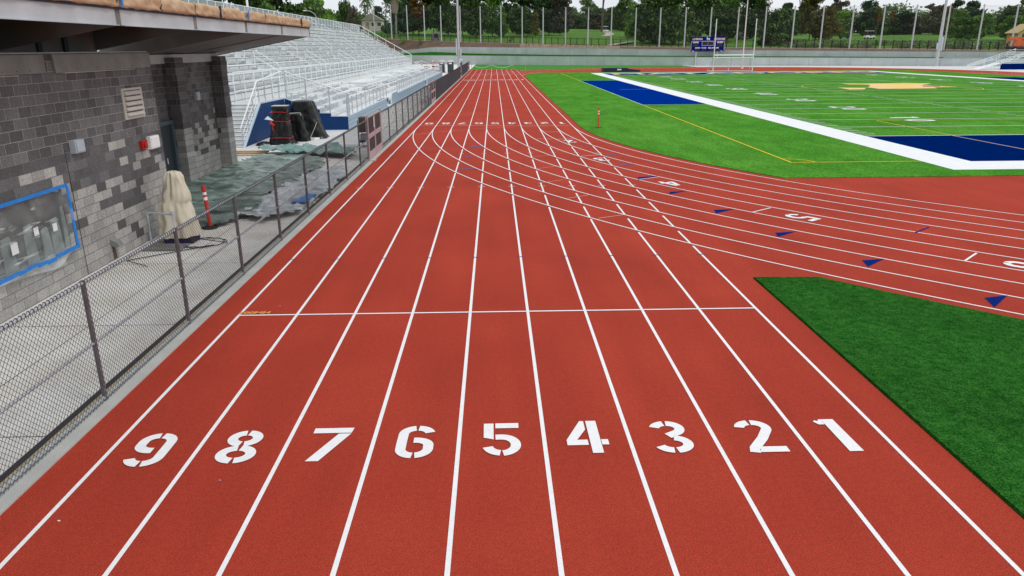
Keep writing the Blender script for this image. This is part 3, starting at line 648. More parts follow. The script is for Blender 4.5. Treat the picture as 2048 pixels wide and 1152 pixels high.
# ================================================================== chain-link fence
XF, HF = -5.50, 1.74
fen = empty('chain_link_fence', (XF, 9.46, 0), 'long black chain-link fence with silver top rail beside the running track', 'fence')
py = [9.46+2.985*k for k in range(-3, 55)]
gates = [(32.45, 36.3), (66.2, 71.0), (125.2, 129.2), (161.5, 168.5)]
for y in py:
    if any(a-.3 < y < b+.3 for a, b in gates) or y > 172: continue
    MB().use('fpost').tube([(XF, y, 0), (XF, y, HF+.03)], .034, 8).build('post', None, fen)
for a, b in zip([.4]+[g[1] for g in gates], [g[0] for g in gates]+[172]):
    if b-a < .5: continue
    MB().use('galv').tube([(XF+.0, a, HF), (XF, b, HF)], .024, 8).build('top_rail', None, fen)
    MB().use('galv').tube([(XF-.0, a, .88), (XF, b, .88)], .021, 8).build('middle_rail', None, fen)
    MB().use('galv').tube([(XF+.0, a, .07), (XF, b, .07)], .024, 6).build('bottom_rail', None, fen)
    mw = MB().use('wire'); y = a-1.8; pitch = .080
    lim = b
    while y < lim+1.8:
        for sg, dx in ((1, .030), (-1, .034)):
            pts = []
            y0, y1 = (y, y+1.76) if sg > 0 else (y+1.76, y)
            # clip to the bay run
            z0, z1 = .03, HF+.055
            def at_(t): return (y0+(y1-y0)*t, z0+(z1-z0)*t)
            t0, t1 = 0, 1
            for lo, hi in ((a, b),):
                d = y1-y0
                ta, tb = (lo-y0)/d, (hi-y0)/d
                t0 = max(t0, min(ta, tb)); t1 = min(t1, max(ta, tb))
            if t1-t0 > .02:
                p0, p1 = at_(t0), at_(t1)
                mw.tube([(XF+dx, *p0), (XF+dx, *p1)], .0030 if y < 22 else .0022, 3, cap=False)
        y += pitch
    # knuckled selvedge twisting over the rail
    if a < 72:
        y = a
        while y < min(b, 72):
            mw.use('wire').tube([(XF+.034, y, HF-.03), (XF+.012, y+.018, HF+.036), (XF-.03, y+.037, HF+.01)], .0045, 4, cap=False); y += pitch
    mo = mw.build('chain_mesh', None, fen)
# windscreen on the far run
for a, b in ((71.1, 125.1), (129.3, 161.4)):
    mbs = MB().use('screen')
    n = int((b-a)/1.0)
    mbs2 = []
    for i in range(n+1):
        y = a+(b-a)*i/n; x = XF+.05+.012*math.sin(i*2.1)
        mbs2.append([(x, y, .04), (x+.006, y, .9), (x, y, HF-.02), (x-.008, y, HF-.02), (x-.008, y, .04)])
    mbs.rings(mbs2).build('windscreen', None, fen)
for gi, ((a, b), lb) in enumerate(zip(gates, ['pink primed steel gate with dark panels, nearest in the fence', 'pink primed steel gate where the black windscreen begins', 'narrow pink gate between the two runs of windscreen', 'farthest pink gate at the end of the fence'])):
    g = empty('track_gate', (XF, (a+b)/2, 0), lb, 'gate', 'pink primed gates in the track fence')
    m_ = (a+b)/2
    for y in (a, b): MB().use('pink').box(XF-.05, XF+.05, y-.05, y+.05, 0, 1.92).build('gate_post', None, g)
    for y0, y1 in ((a+.1, m_-.03), (m_+.03, b-.1)):
        fr = MB().use('pink').box(XF-.03, XF+.035, y0, y1, .05, .36).box(XF-.03, XF+.035, y0, y1, .92, 1.12).box(XF-.03, XF+.035, y0, y1, 1.80, 1.86).box(XF-.03, XF+.035, y0, y0+.09, .36, .92).box(XF-.03, XF+.035, y1-.09, y1, .36, .92).box(XF-.03, XF+.035, y0, y0+.09, 1.12, 1.80).box(XF-.03, XF+.035, y1-.09, y1, 1.12, 1.80)
        lf = fr.build('gate_leaf', None, g)
        MB().use('perf').box(XF-.01, XF+.015, y0+.09, y1-.09, .36, .92).build('panel', None, lf)
        MB().use('perf').box(XF-.01, XF+.015, y0+.09, y1-.09, 1.12, 1.80).build('panel', None, lf)
    MB().use('whitep').tube([(XF+.06, m_-.4, 1.3), (XF+.06, m_-.4, 1.75)], .02).build('panic_bar', None, g)
    MB().use('cream').box(XF-.2, XF+.28, a-.1, a+.25, 0, .05).build('footing', None, g)

# ================================================================== grandstand
gs = empty('grandstand', (-14, 85, 0), 'long aluminium grandstand with silver handrails and blue end cladding beside the track', 'grandstand')
def part(mb, name, p=gs, **k): return mb.build(name, None, p, **k)
GY0, GY1 = 45.5, 131.0; UY0 = 34.5; SY0, SY1 = 37.6, 40.75
aisles = [52, 66, 80, 94, 108.5, 122.5]
XU, ZU, NR, TD, RS = -13.9, 2.45, 12, .70, .43
# upper tier rows
for r in range(NR):
    x = XU-TD*r; z = ZU+RS*r
    part(MB().use('alu').box(x-TD, x-.002, UY0, GY1, z-.03, z).use('board').box(x-.028, x+.004, UY0, GY1, z-.085, z-.032).box(x-.028, x+.003, UY0, GY1, z-RS+.004, z-RS+.04).use('alu2').box(x-.03, x, UY0, GY1, z-RS+.003 if r else 1.9, z-.031), 'tread')  # dark strips are painted shade under the nosing and at the riser foot
    edges = [UY0+.1]+[v for a in aisles for v in (a-.65, a+.65)]+[GY1-.1]
    bm_ = MB().use('alu')
    for a, b in zip(edges[::2], edges[1::2]):
        bm_.use('alu').box(x-.50, x-.22, a, b, z+.40, z+.44).use('board').box(x-.24, x-.225, a, b, z+.365, z+.399)  # dark strip below the plank is painted shade, no real part
        y = a+.5
        while y < b: bm_.use('alu2').box(x-.40, x-.34, y, y+.05, z, z+.40); y += 1.8
    part(bm_, 'bench')
    if r:
        for a in aisles: part(MB().use('alu3').box(x-.0, x+.33, a-.6, a+.6, z-RS+.01, z-RS*.5), 'aisle_step')
XB = XU-TD*NR
part(MB().use('alu2').box(XB-.05, XB, UY0, GY1, 1.0, ZU+RS*(NR-1)), 'back_wall')
# rear guard rail
rp = MB().use('rail'); ztop = ZU+RS*(NR-1)+1.15; zb_ = ZU+RS*(NR-1)
y = UY0
while y <= GY1: rp.tube([(XB+.05, y, zb_-.1), (XB+.05, y, ztop)], .032, 6); y += 1.83
for z in (ztop, zb_+.12): rp.tube([(XB+.05, UY0, z), (XB+.05, GY1, z)], .03, 6)
part(rp, 'rear_guard_rail'); 
part(MB().use('meshb').box(XB+.03, XB+.036, UY0, GY1, zb_+.12, ztop-.02), 'rear_mesh')
# sloping end rail and stringer
e = MB().use('rail')
for yy in (GY1,):
    z0, z1 = ZU+1.15, ztop
    e.tube([(XU, yy, z0), (XB, yy, z1)], .045, 6); e.tube([(XU, yy, ZU+.25), (XB, yy, zb_+.1)], .05, 6)
    for k in range(7):
        t = k/6; x = XU+(XB-XU)*t; e.tube([(x, yy, ZU-.2+(zb_-ZU)*t), (x, yy, z0+(z1-z0)*t)], .03, 6)
part(e, 'end_rail'); 
e = MB().use('alu2')
e.prismv([(XU, GY1+.01, 1.6), (XB, GY1+.01, 1.6), (XB, GY1+.01, zb_+.05), (XU, GY1+.01, ZU+.05)], (0, .05, 0)); part(e, 'end_stringer')
# aisle handrail loops
for ai, a in enumerate(aisles):
    for j, r0 in enumerate((.6, 3.9, 7.2, 10.2)):
        r1 = min(r0+2.4, NR-.3)
        def P(r, h): return (XU-TD*r, a, ZU+RS*r+h)
        h = MB().use('rail'); h.tube([P(r0, -.1), P(r0, .80), P(r0+.12, .92), P(r1-.12, .92), P(r1, .80), P(r1, -.1)], .024, 6); h.tube([P(r0, .50), P(r1, .50)], .02, 6)
        part(h, 'aisle_handrail')
# cross walk and front of the upper tier
ZWk = 1.9
part(MB().use('pale').box(XU+.002, -12.58, SY1+.02, GY0+.02, ZWk-.06, ZWk).box(XU+.002, -12.499, GY0+.021, GY1, ZWk-.06, ZWk).use('alu2').box(-12.53, -12.50, GY0+.03, GY1, 1.5, ZWk-.061), 'crosswalk')
fr = MB().use('rail'); y = 41.0
while y <= GY1: fr.tube([(XU+.05, y, ZWk), (XU+.05, y, 3.50)], .028, 6); y += 1.75
for z in (3.50, ZU+.08): fr.tube([(XU+.05, 41, z), (XU+.05, GY1, z)], .028, 6)
part(fr, 'crosswalk_rail'); part(MB().use('meshp').box(XU+.04, XU+.044, 41, GY1, ZU+.1, 3.47), 'rail_mesh_panel')
# short access rails dropping from the crosswalk up the first rows
for a in aisles:
    h = MB().use('rail').tube([(XU+.3, a-.7, ZWk), (XU+.3, a-.7, 2.9), (XU-.9, a-.7, 3.6), (XU-.9, a-.7, 2.7)], .025, 6); part(h, 'aisle_handrail')
# lower tier: floor steps down towards the track
lows = [(-12.5, -11.85, 1.72), (-11.85, -11.2, 1.49), (-11.2, -10.5, 1.25), (-10.5, -9.85, 1.0), (-9.85, -8.86, .72)]
gaps = [(62.6, 64.4), (98, 99.8)]
for k, (xa, xb, z) in enumerate(lows):
    m_ = MB()
    ya = GY0+.03
    for g0, g1 in (gaps if k == 4 else [])+[(GY1, GY1)]:
        m_.use('alu').box(xa+.002, xb, ya, g0, z-.04, z).use('alu2').box(xb-.03, xb, ya, g0, z-.26, z-.041); ya = g1
    part(m_, 'tread')
    bm_ = MB(); segs = [(GY0+.3, 51.2), (52.8, 62.3), (64.8, 75.5), (77, 97.5), (100.2, 113), (114.6, GY1-.3)]
    if k < 4:
        for a, b in segs:
            if k < 2 and a > 63: continue
            bm_.use('alu').box(xa+.12, xa+.40, a, b, z+.40, z+.44)
            y = a+.4
            while y < b: bm_.use('alu2').box(xa+.22, xa+.28, y, y+.05, z, z+.40).box(xa+.14, xa+.38, y, y+.05, z+.36, z+.399); y += 1.7
        part(bm_, 'bench')
# raised wheelchair platforms
for a in (66, 79.5, 93, 106.5):
    part(MB().use('alu').box(-12.45, -10.9, a, a+7.5, 1.86, 1.92).use('alu2').box(-10.95, -10.9, a, a+7.5, 1.35, 1.859).box(-12.45, -10.951, a+.02, a+.05, 1.3, 1.859).box(-12.45, -10.951, a+7.45, a+7.48, 1.3, 1.859), 'wheelchair_platform')
    h = MB().use('rail')
    for z in (2.35, 2.85): h.tube([(-10.9, a, z), (-10.9, a+7.5, z)], .025, 6)
    for q in range(7): h.tube([(-10.9, a+q*1.25, 1.4), (-10.9, a+q*1.25, 2.85)], .022, 6)
    part(h, 'platform_rail')
for a in (54, 70, 76.5, 86, 100.5, 115, 127):
    h = MB().use('rail').tube([(-11.9, a, 1.7), (-11.9, a, 2.65), (-9.2, a, 1.62), (-9.2, a, .72)], .024, 6).tube([(-11.9, a, 2.25), (-9.2, a, 1.25)], .02, 6); part(h, 'aisle_handrail')
# front fascia: light blue cladding, balustrade above
def seg(g0, g1, z0=.0, z1=.77):
    part(MB().use('lblue').box(-8.86, -8.80, g0, g1, 0, z1).use('trimb').box(-8.88, -8.77, g0, g1, z1+.001, z1+.05), 'front_cladding')
    ln = MB().use('edge')
    for z in (.26, .51): ln.box(-8.8, -8.797, g0+.05, g1-.05, z, z+.012)
    part(ln, 'cladding_joint')
    h = MB().use('galv'); n = max(2, round((g1-g0)/1.75))
    for i in range(n+1):
        y = g0+.06+(g1-g0-.12)*i/n; h.box(-8.86, -8.80, y-.025, y+.025, z1+.05, 1.88)
    h.use('rail').tube([(-8.83, g0, 1.90), (-8.83, g1, 1.90)], .028, 6).tube([(-8.83, g0, z1+.15), (-8.83, g1, z1+.15)], .02, 6)
    part(h, 'front_balustrade'); part(MB().use('meshp').box(-8.832, -8.828, g0, g1, z1+.16, 1.87), 'front_mesh')
seg(GY0, 62.5); seg(69.5, 98); seg(99.8, GY1)
part(MB().use('lblue').prismv([(-8.80, 64.4, 0), (-8.80, 69.5, 0), (-8.80, 69.5, .95), (-8.80, 66.2, .95), (-8.80, 64.4, .25)], (-.06, 0, 0)), 'front_cladding')
part(MB().use('blue').box(-9.4, -8.9, 60.2, 62.2, .1, .72), 'blue_hatch')
# front stairs
for g0, g1 in gaps:
    s_ = MB().use('alu')
    for q in range(4): s_.box(-9.86+q*.28, -9.86+(q+1)*.28-.003, g0+.05, g1-.05, 0, .72-.18*q-.02)
    part(s_, 'front_stair')
    h = MB().use('rail')
    for y in (g0, g1): h.tube([(-10.2, y, .8), (-10.2, y, 2.0), (-8.7, y, 1.3), (-8.7, y, 0)], .028, 6)
    part(h, 'stair_rail')
# near end wall, blue cladding stepping down with the rows
pf = [(-12.46, 1.87), (-10.9, 1.25), (-10.45, 1.22), (-10.45, 1.0), (-9.8, .99), (-9.8, .80), (-8.80, .79)]
part(MB().use('blue').prismv([(-12.46, GY0, 0)]+[(x, GY0, z) for x, z in pf]+[(-8.80, GY0, 0)], (0, -.05, 0)), 'end_cladding')
tr = MB().use('trimb')
for (xa, za_), (xb, zb2) in zip(pf[:-1], pf[1:]): tr.prismv([(xa, GY0+.02, za_), (xb, GY0+.02, zb2), (xb, GY0+.02, zb2+.045), (xa-.001, GY0+.02, za_+.045)], (0, -.1, 0)) if abs(xa-xb) > .01 else None
part(tr, 'cladding_trim')
jn = MB().use('edge')
for z in (.22, .45, .68, .91, 1.14, 1.37, 1.6):
    xr = [x for x, zz in pf if zz >= z]; 
    if xr: jn.box(-12.4, max(xr)-.03 if z > .7 else -8.83, GY0-.054, GY0-.0505, z, z+.014)
part(jn, 'cladding_joint')
h = MB().use('galv')
for x, zb3, zt3 in ((-12.38, 1.9, 3.42), (-11.2, 1.4, 3.0), (-9.85, .95, 2.5), (-8.80, .8, 2.15), (-8.70, .6, 2.1)): h.box(x-.03, x+.03, GY0+.03, GY0+.09, zb3, zt3)
h.use('rail').tube([(-12.4, GY0+.06, 3.42), (-8.75, GY0+.06, 2.15)], .03, 6).tube([(-12.4, GY0+.06, 3.25), (-8.75, GY0+.06, 2.0)], .02, 6)
part(h, 'end_balustrade'); part(MB().use('meshp').prismv([(-12.4, GY0+.07, 1.92), (-8.75, GY0+.07, .9), (-8.75, GY0+.07, 2.1), (-12.4, GY0+.07, 3.4)], (0, .004, 0)), 'end_mesh')
# near stair up to the crosswalk, with its blue side wall
SY0, SY1 = 37.6, 40.75
s_ = MB()
n = 11
for q in range(n):
    y = SY0+(SY1-SY0)*q/n; z = ZWk*(q+1)/n
    s_.use('board').box(-15.3, -12.58, y-.004, y+.015, z-.065, z-.031).use('alu').box(-15.3, -12.58, y, y+(SY1-SY0)/n+.02, z-.03, z).use('alu2').box(-15.3, -12.58, y, y+.02, z-ZWk/n+.004, z-.031)  # dark strip under each step is a painted shadow line
part(s_, 'stair_flight')
part(MB().use('alu').box(-16.4, XU-.0, SY1+.02, GY0+.02, ZWk-.06, ZWk), 'stair_landing')
part(MB().use('blue').prismv([(-12.52, SY0-.1, 0), (-12.52, GY0-.06, 0), (-12.52, GY0-.06, 1.86), (-12.52, SY1, 1.90)], (-.05, 0, 0)), 'stair_cladding')
part(MB().use('trimb').prismv([(-12.47, SY0-.16, 0), (-12.47, SY0-.04, 0), (-12.47, SY1+.04, 1.90), (-12.47, GY0-.06, 1.862), (-12.47, GY0-.06, 1.93), (-12.47, SY1-.02, 1.99)], (-.12, 0, 0)), 'cladding_trim')
jn = MB().use('edge')
for z in (.22, .45, .68, .91, 1.14, 1.37, 1.6): jn.box(-12.52, -12.516, SY0+z*1.66+.1, GY0-.1, z, z+.014)
part(jn, 'cladding_joint')
h = MB().use('galv')
for y, z0 in ((SY0, 0), (SY0+1.05, .62), (SY0+2.1, 1.25), (SY1+.1, 1.9), (SY1+1.3, 1.9), (SY1+2.7, 1.9), (SY1+4, 1.9)): h.box(-12.60, -12.55, y-.03, y+.03, z0, z0+1.12)
h.use('rail').tube([(-12.57, SY0-.2, .95), (-12.57, SY1, 3.05), (-12.57, GY0, 3.42)], .035, 6)
for q, z0 in ((0, .3), (1, .62)): h.tube([(-12.57, SY0, z0), (-12.57, SY1, z0+1.9)], .018, 6)
part(h, 'stair_balustrade')
h = MB().use('rail').tube([(-15.3, SY0, .95), (-15.3, SY1, 2.95), (-15.3, 45, 2.95)], .03, 6)
for y, z0 in ((SY0, 0), (SY1, 1.9), (SY1+2, 1.9), (SY1+4, 1.9)): h.tube([(-15.3, y, z0), (-15.3, y, z0+1.05)], .025, 6)
part(h, 'stair_balustrade')
# side gate on the landing with a yellow tag
gt = MB().use('galv')
for a, b in (((-14.9, 42.2, 1.95), (-14.9, 42.2, 3.3)), ((-13.9, 42.2, 1.95), (-13.9, 42.2, 3.3)), ((-14.9, 42.2, 3.3), (-13.9, 42.2, 3.3)), ((-14.9, 42.2, 2.0), (-13.9, 42.2, 2.0)), ((-14.9, 42.2, 2.6), (-13.9, 42.2, 2.6)), ((-14.9, 42.2, 2.6), (-13.9, 42.2, 2.0))): gt.tube([a, b], .03, 6)
go = part(gt, 'landing_gate')
MB().use('yel').prismv([(-14.62+.11*math.cos(k*math.pi/4), 42.14, 3.5+.11*math.sin(k*math.pi/4)) for k in range(8)], (0, .02, 0)).build('warning_tag', None, go)
# legs under the stand
for y in range(36, 131, 8):
    lg = MB().use('alu2').box(-22.2, -14.5, y-.08, y+.08, .9, 1.05)
    for x in (-15, -17.5, -20, -22): lg.box(x-.07, x+.07, y-.07, y+.07, 0, ZU+RS*((XU-x)/TD)-.5)
    part(lg, 'support_frame')

# ================================================================== draped and loose things in the forecourt
def drape(rings, k, name, seed=0, amp=.03, n=44, parent=None, loc=(0, 0, 0), folds=7, power=3.0):
    """rings: (z, cx, cy, rx, ry, fold) lofted; cloth folds grow towards the hem"""
    out = []
    m_ = 5
    full = []
    for a, b in zip(rings[:-1], rings[1:]):
        for q in range(m_): full.append([a[i]+(b[i]-a[i])*q/m_ for i in range(6)])
    full.append(list(rings[-1]))
    for z, cx, cy, rx, ry, fo in full:
        r = []
        for j in range(n):
            t = 2*math.pi*j/n; c, s_ = math.cos(t), math.sin(t)
            sc = (abs(c)**power+abs(s_)**power)**(-1/power)
            w = 1+fo*(noise.noise(Vector((c*folds*.35+seed, s_*folds*.35, z*.5)))*1.6+.5*math.sin(t*folds+seed+z*.8))
            w2 = amp*noise.noise(Vector((c*3+seed, s_*3, z*4)))
            r.append((cx+c*sc*rx*w+w2*c, cy+s_*sc*ry*w+w2*s_, z+amp*.4*noise.noise(Vector((c*4, s_*4, z*2+seed)))))
        out.append(r)
    return MB().use(k).rings(out).build(name, None, parent, loc, True)
cl = empty('canvas_covered_machine', (-8.15, 18.7, 0), 'beige canvas dust sheet draped over a tall machine against the block wall', 'covered machine')
drape([(.16, -8.08, 18.6, .49, .40, .13), (.42, -8.11, 18.65, .44, .36, .11), (.80, -8.15, 18.68, .39, .32, .09), (.98, -8.18, 18.7, .36, .30, .06), (1.05, -8.13, 18.7, .33, .28, .07), (1.4, -8.10, 18.7, .26, .22, .07), (1.66, -8.11, 18.7, .20, .17, .05), (1.75, -8.12, 18.7, .15, .13, .03), (1.78, -8.12, 18.7, .06, .05, 0)], 'canvas', 'canvas_cover', 3, .07, folds=8, n=72, parent=cl, power=2.6)
drape([(.0, -8.1, 18.65, .42, .33, .05), (.14, -8.1, 18.65, .42, .33, .05), (.26, -8.1, 18.65, .38, .3, .05)], 'bluecloth', 'machine_base', 5, .03, parent=cl)
MB().use('rubber').tube([(-7.75, 18.35, .07), (-7.68, 18.35, .07)], .07, 12).build('caster', None, cl)
hr = empty('pipe_handrail', (-8.2, 17.9, 0), 'short galvanised pipe guard frame standing beside the canvas cover', 'handrail')
MB().use('galv').tube([(-8.62, 18.10, 0), (-8.62, 18.10, .85), (-7.83, 17.72, .88), (-7.83, 17.72, 0)], .034, 8).build('pipe_frame', None, hr)
MB().use('board').box(-8.68, -7.72, 17.62, 18.2, .0, .035).build('base_tray', None, hr)
MB().use('galv').tube([(-7.83, 17.72, .88), (-7.83, 17.72, .96)], .045, 8).build('pipe_cap', None, hr)
hs = MB().use('hose'); pts = []
for q in range(60):
    t = q/59; a = t*2*math.pi*1.9
    pts.append((-7.45+.62*math.cos(a)*(1-.25*t), 18.25+.52*math.sin(a)*(1-.1*t)+.1*t, .02+.012*(q % 3 == 0)))
hs.tube([(-8.0, 18.3, .2)]+pts+[(-8.6, 16.7, .02), (-7.9, 16.2, .02)], .011, 6); o = hs.build('hose', None, None, (-7.4, 18.2, 0), True); tag(o, 'thin black hose looped on the paving in front of the canvas cover', 'hose')
def delineator(x, y, h, k, lb, lean=0, name='delineator_post', gp=None):
    d = empty(name, (x, y, 0), lb, 'post', gp)
    MB().use('rubber').prism([(x+.20*math.cos(R_(45*q+22)), y+.20*math.sin(R_(45*q+22))) for q in range(8)], .0, .05).build('base', None, d)
    def P(t): return (x+lean*t, y, .05+(h-.05)*t)
    MB().use(k).tube([P(0), P(.66)], .052, 10).build('tube', None, d)
    MB().use('white').tube([P(.66), P(.735)], .055, 10).build('reflective_band', None, d)
    MB().use(k).tube([P(.735), P(.79)], .054, 10).build('tube', None, d)
    MB().use('white').tube([P(.79), P(.855)], .055, 10).build('reflective_band', None, d)
    MB().use(k).tube([P(.855), P(.98), P(1)], .056, 10).tube([P(.9), P(1.0)], .065, 10).build('cap', None, d)
    return d
delineator(-7.86, 20.0, 1.16, 'dred', 'red and white delineator post leaning on the paving by the green tarp', -.05)
delineator(6.25, 45.2, 1.20, 'dorange', 'orange and white delineator post standing alone on the infield turf', 0)
def lumpy(poly, k, name, lb, cat, seed, amp, step=.16, scale=1.0, loc=None, base=.02, sx=1.0):
    """crumpled sheet lying on the ground inside a polygon"""
    xs = [p[0] for p in poly]; ys = [p[1] for p in poly]; mb = MB().use(k); idx = {}
    def inside(x, y):
        c = False; n = len(poly)
        for i in range(n):
            (x1, y1), (x2, y2) = poly[i], poly[i-1]
            if (y1 > y) != (y2 > y) and x < (x2-x1)*(y-y1)/(y2-y1)+x1: c = not c
        return c
    def V_(i, j):
        if (i, j) in idx: return idx[(i, j)]
        x = min(xs)+i*step; y = min(ys)+j*step
        x2 = x+.12*noise.noise(Vector((x*2, y*2, seed))); y2 = y+.15*noise.noise(Vector((x*2, y*2, seed+5)))
        rid = 1-abs(noise.noise(Vector((x*1.1*scale*sx+seed, y*1.9*scale, 1))))*2.6
        z = base+amp*max(0, .45+.5*rid*.6+.5*noise.noise(Vector((x*.7, y*.7, seed)))+.28*noise.noise(Vector((x*3.4, y*4.2, seed))) + 1.5*max(0, .20-abs(noise.noise(Vector((x*1.3*sx, y*2.6, seed+3))))) + 1.3*max(0, .12-abs(noise.noise(Vector((x*2.6, y*4.8, seed+7))))))
        idx[(i, j)] = len(mb.v); mb.v.append((x2, y2, z)); return idx[(i, j)]
    for i in range(int((max(xs)-min(xs))/step)+1):
        for j in range(int((max(ys)-min(ys))/step)+1):
            jx = .25*noise.noise(Vector((i*.3, j*.3, seed)))
            if inside(min(xs)+(i+.5)*step+jx, min(ys)+(j+.5)*step):
                mb.f.append((V_(i, j), V_(i+1, j), V_(i+1, j+1), V_(i, j+1))); mb.m.append(0)
    o = mb.build(name, None, None, loc or (sum(xs)/len(xs), sum(ys)/len(ys), 0), True); return tag(o, lb, cat)
lumpy([(-10.9, 23.2), (-8.9, 21.2), (-8.3, 19.6), (-7.5, 20.2), (-7.2, 21.6), (-7.5, 24), (-7.3, 27), (-7.0, 30.5), (-7.7, 33.2), (-9.0, 33.9), (-10.7, 33.6), (-11.1, 29)], 'tarp', 'green_tarp', 'crumpled dark green tarpaulin spread on the paving beside the pilasters', 'tarpaulin', 2, .15, .075)
lumpy([(-7.55, 21.4), (-6.6, 20.4), (-5.8, 21.6), (-5.72, 24.5), (-5.75, 28.5), (-6.1, 30.2), (-7.0, 30.0), (-7.4, 27), (-7.6, 24)], 'plast', 'clear_sheeting', 'heap of crumpled clear plastic sheeting between the tarp and the chain-link fence', 'plastic sheet', 8, .15, .06, 1.5)
lumpy([(-10.9, 34.4), (-9.2, 33.9), (-7.6, 33.6), (-6.6, 33.0), (-6.4, 34.6), (-7.6, 35.9), (-9.4, 36.0), (-11.0, 35.8)], 'teal', 'teal_tarp', 'teal plastic tarp folded in a long roll at the edge of the pale slab', 'tarpaulin', 14, .34, .07, 1.2)
lumpy([(-6.3, 22.6), (-5.9, 22.6), (-5.85, 24.0), (-6.1, 23.9)], 'tape', 'blue_rag', 'scrap of blue sheet lying on the clear plastic by the fence', 'rag', 20, .06, .08, base=.13)
for q, (a, k, lb) in enumerate([((-12.4, 35.2), 'wood', 'brown plank lying crosswise at the foot of the stair'), ((-12.3, 34.6), 'wood', 'lower brown plank nearest the outer pilaster')]):
    mb = MB().use(k).box(a[0], a[0]+1.7, a[1], a[1]+.25, .05+.0*q, .12); tag(mb.build('plank', None, None, (a[0]+.8, a[1], 0)), lb, 'plank')
mb = MB().use('whitep').prism([(-11.6, 37.0), (-10.15, 37.6), (-10.10, 37.75), (-11.6, 37.16)], .03, .10); tag(mb.build('white_board', None, None, (-10.9, 37.3, 0)), 'narrow white board lying in front of the black wrapped stack', 'board')
# black wrapped bundles
b1 = empty('wrapped_bundle', (-10.95, 38.6, 0), 'tall narrow bundle wrapped in black plastic and tied with red straps', 'wrapped bundle')
drape([(.0, -10.98, 38.75, .72, .50, .16), (.16, -10.98, 38.75, .56, .46, .10), (.5, -10.98, 38.75, .50, .42, .05), (.95, -10.95, 38.75, .47, .39, .08), (1.17, -10.95, 38.75, .40, .33, .03), (1.3, -10.94, 38.75, .43, .36, .08), (1.62, -10.9, 38.75, .38, .31, .03), (1.88, -10.88, 38.75, .40, .33, .02), (1.92, -10.88, 38.75, .34, .27, 0)], 'black', 'plastic_wrap', 11, .05, parent=b1, folds=5, power=5)
for z, rx in ((.36, .545), (1.17, .465), (1.63, .425)):
    MB().use('red').tube([(-10.96+rx*math.copysign(abs(math.cos(t))**.5, math.cos(t)), 38.75+(rx-.06)*math.copysign(abs(math.sin(t))**.5, math.sin(t)), z+.02*math.sin(3*t)) for t in [2*math.pi*q/24 for q in range(25)]], .022, 5).build('red_strap', None, b1)
MB().use('red').tube([(-11.3, 38.28, 1.17), (-11.2, 38.24, 1.05), (-11.25, 38.24, .85), (-11.18, 38.24, .72)], .05, 6, .015).tube([(-11.38, 38.27, 1.1), (-11.1, 38.24, 1.02)], .05, 6).build('knot', None, b1)
MB().use('cream').prism([(-11.26, 38.42), (-10.50, 38.42), (-10.50, 39.05), (-11.26, 39.05)], 1.925, 1.95).build('top_board', None, b1)
MB().use('whitep').prismv([(-11.62, 38.3, 1.30), (-11.15, 38.22, 1.24), (-11.45, 38.3, 1.45)], (0, .03, .01)).build('torn_paper', None, b1)
b2 = empty('wrapped_stack', (-10.4, 41.3, 0), 'wide stack draped in black plastic standing against the blue end wall', 'wrapped stack')
drape([(.0, -10.15, 41.5, .95, .80, .12), (.12, -10.15, 41.5, .88, .72, .10), (.6, -10.25, 41.5, .78, .66, .07), (1.2, -10.35, 41.5, .68, .58, .09), (1.75, -10.42, 41.5, .60, .50, .06), (1.98, -10.44, 41.5, .54, .45, .03), (2.02, -10.44, 41.5, .3, .25, 0)], 'black', 'plastic_wrap', 23, .06, parent=b2, folds=6, power=3.6)
MB().use('red').tube([(-10.35, 40.68, 1.15), (-10.3, 40.66, 1.0), (-10.36, 40.64, .9), (-10.25, 40.64, .7)], .045, 6, .02).build('red_strap', None, b2)
MB().use('whitep').prism([(-10.7, 40.5), (-9.7, 40.45), (-9.5, 40.75), (-10.6, 40.8)], .01, .10).build('pallet_edge', None, b2)
MB().use('canvas').tube([(-9.62, 40.95, .9), (-9.75, 40.75, .55), (-9.95, 40.6, .12)], .015, 5).build('rope', None, b2)
b3 = empty('wrapped_box', (-10.55, 39.9, 0), 'low box under black plastic leaning between the two taller wrapped loads', 'wrapped box')
drape([(.0, -10.35, 40.0, .50, .40, .12), (.5, -10.38, 40.0, .42, .34, .06), (1.0, -10.42, 40.0, .36, .30, .05), (1.42, -10.44, 40.0, .32, .26, .03), (1.46, -10.44, 40.0, .26, .2, 0)], 'black', 'plastic_wrap', 31, .06, parent=b3, folds=5, power=4)
MB().use('cream').tube([(-10.75, 39.68, 1.47), (-10.15, 39.68, 1.50), (-10.12, 39.7, 1.35)], .02, 6).build('metal_edge', None, b3)
mb = drape([(.0, -11.75, 38.15, .34, .25, .2), (.14, -11.75, 38.15, .28, .2, .15), (.22, -11.72, 38.15, .12, .1, .1)], 'black', 'loose_wrap', 41, .06, loc=(-11.75, 38.15, 0)); tag(mb, 'loose heap of black plastic at the foot of the tall bundle', 'plastic heap')
# equipment cart by the nearest gate
ec = empty('equipment_cart', (-6.4, 37.4, 0), 'dark equipment cart with a brown case on top, parked behind the nearest gate', 'cart')
MB().use('rubber').box(-6.75, -6.2, 37.0, 38.0, .25, .33).box(-6.75, -6.2, 37.0, 38.0, .75, .80).build('shelf', None, ec)
for x in (-6.72, -6.24):
    for y in (37.04, 37.94): MB().use('rubber').tube([(x, y, .08), (x, y, 1.3)], .022, 6).build('upright', None, ec); MB().use('rubber').tube([(x-.02, y, .08), (x+.02, y, .08)], .08, 12).build('wheel', None, ec)
MB().use('brownbox').box(-6.7, -6.25, 37.15, 37.85, .81, 1.45).build('brown_case', None, ec)
MB().use('greybox').box(-6.68, -6.28, 37.2, 37.8, .34, .62).build('grey_case', None, ec)
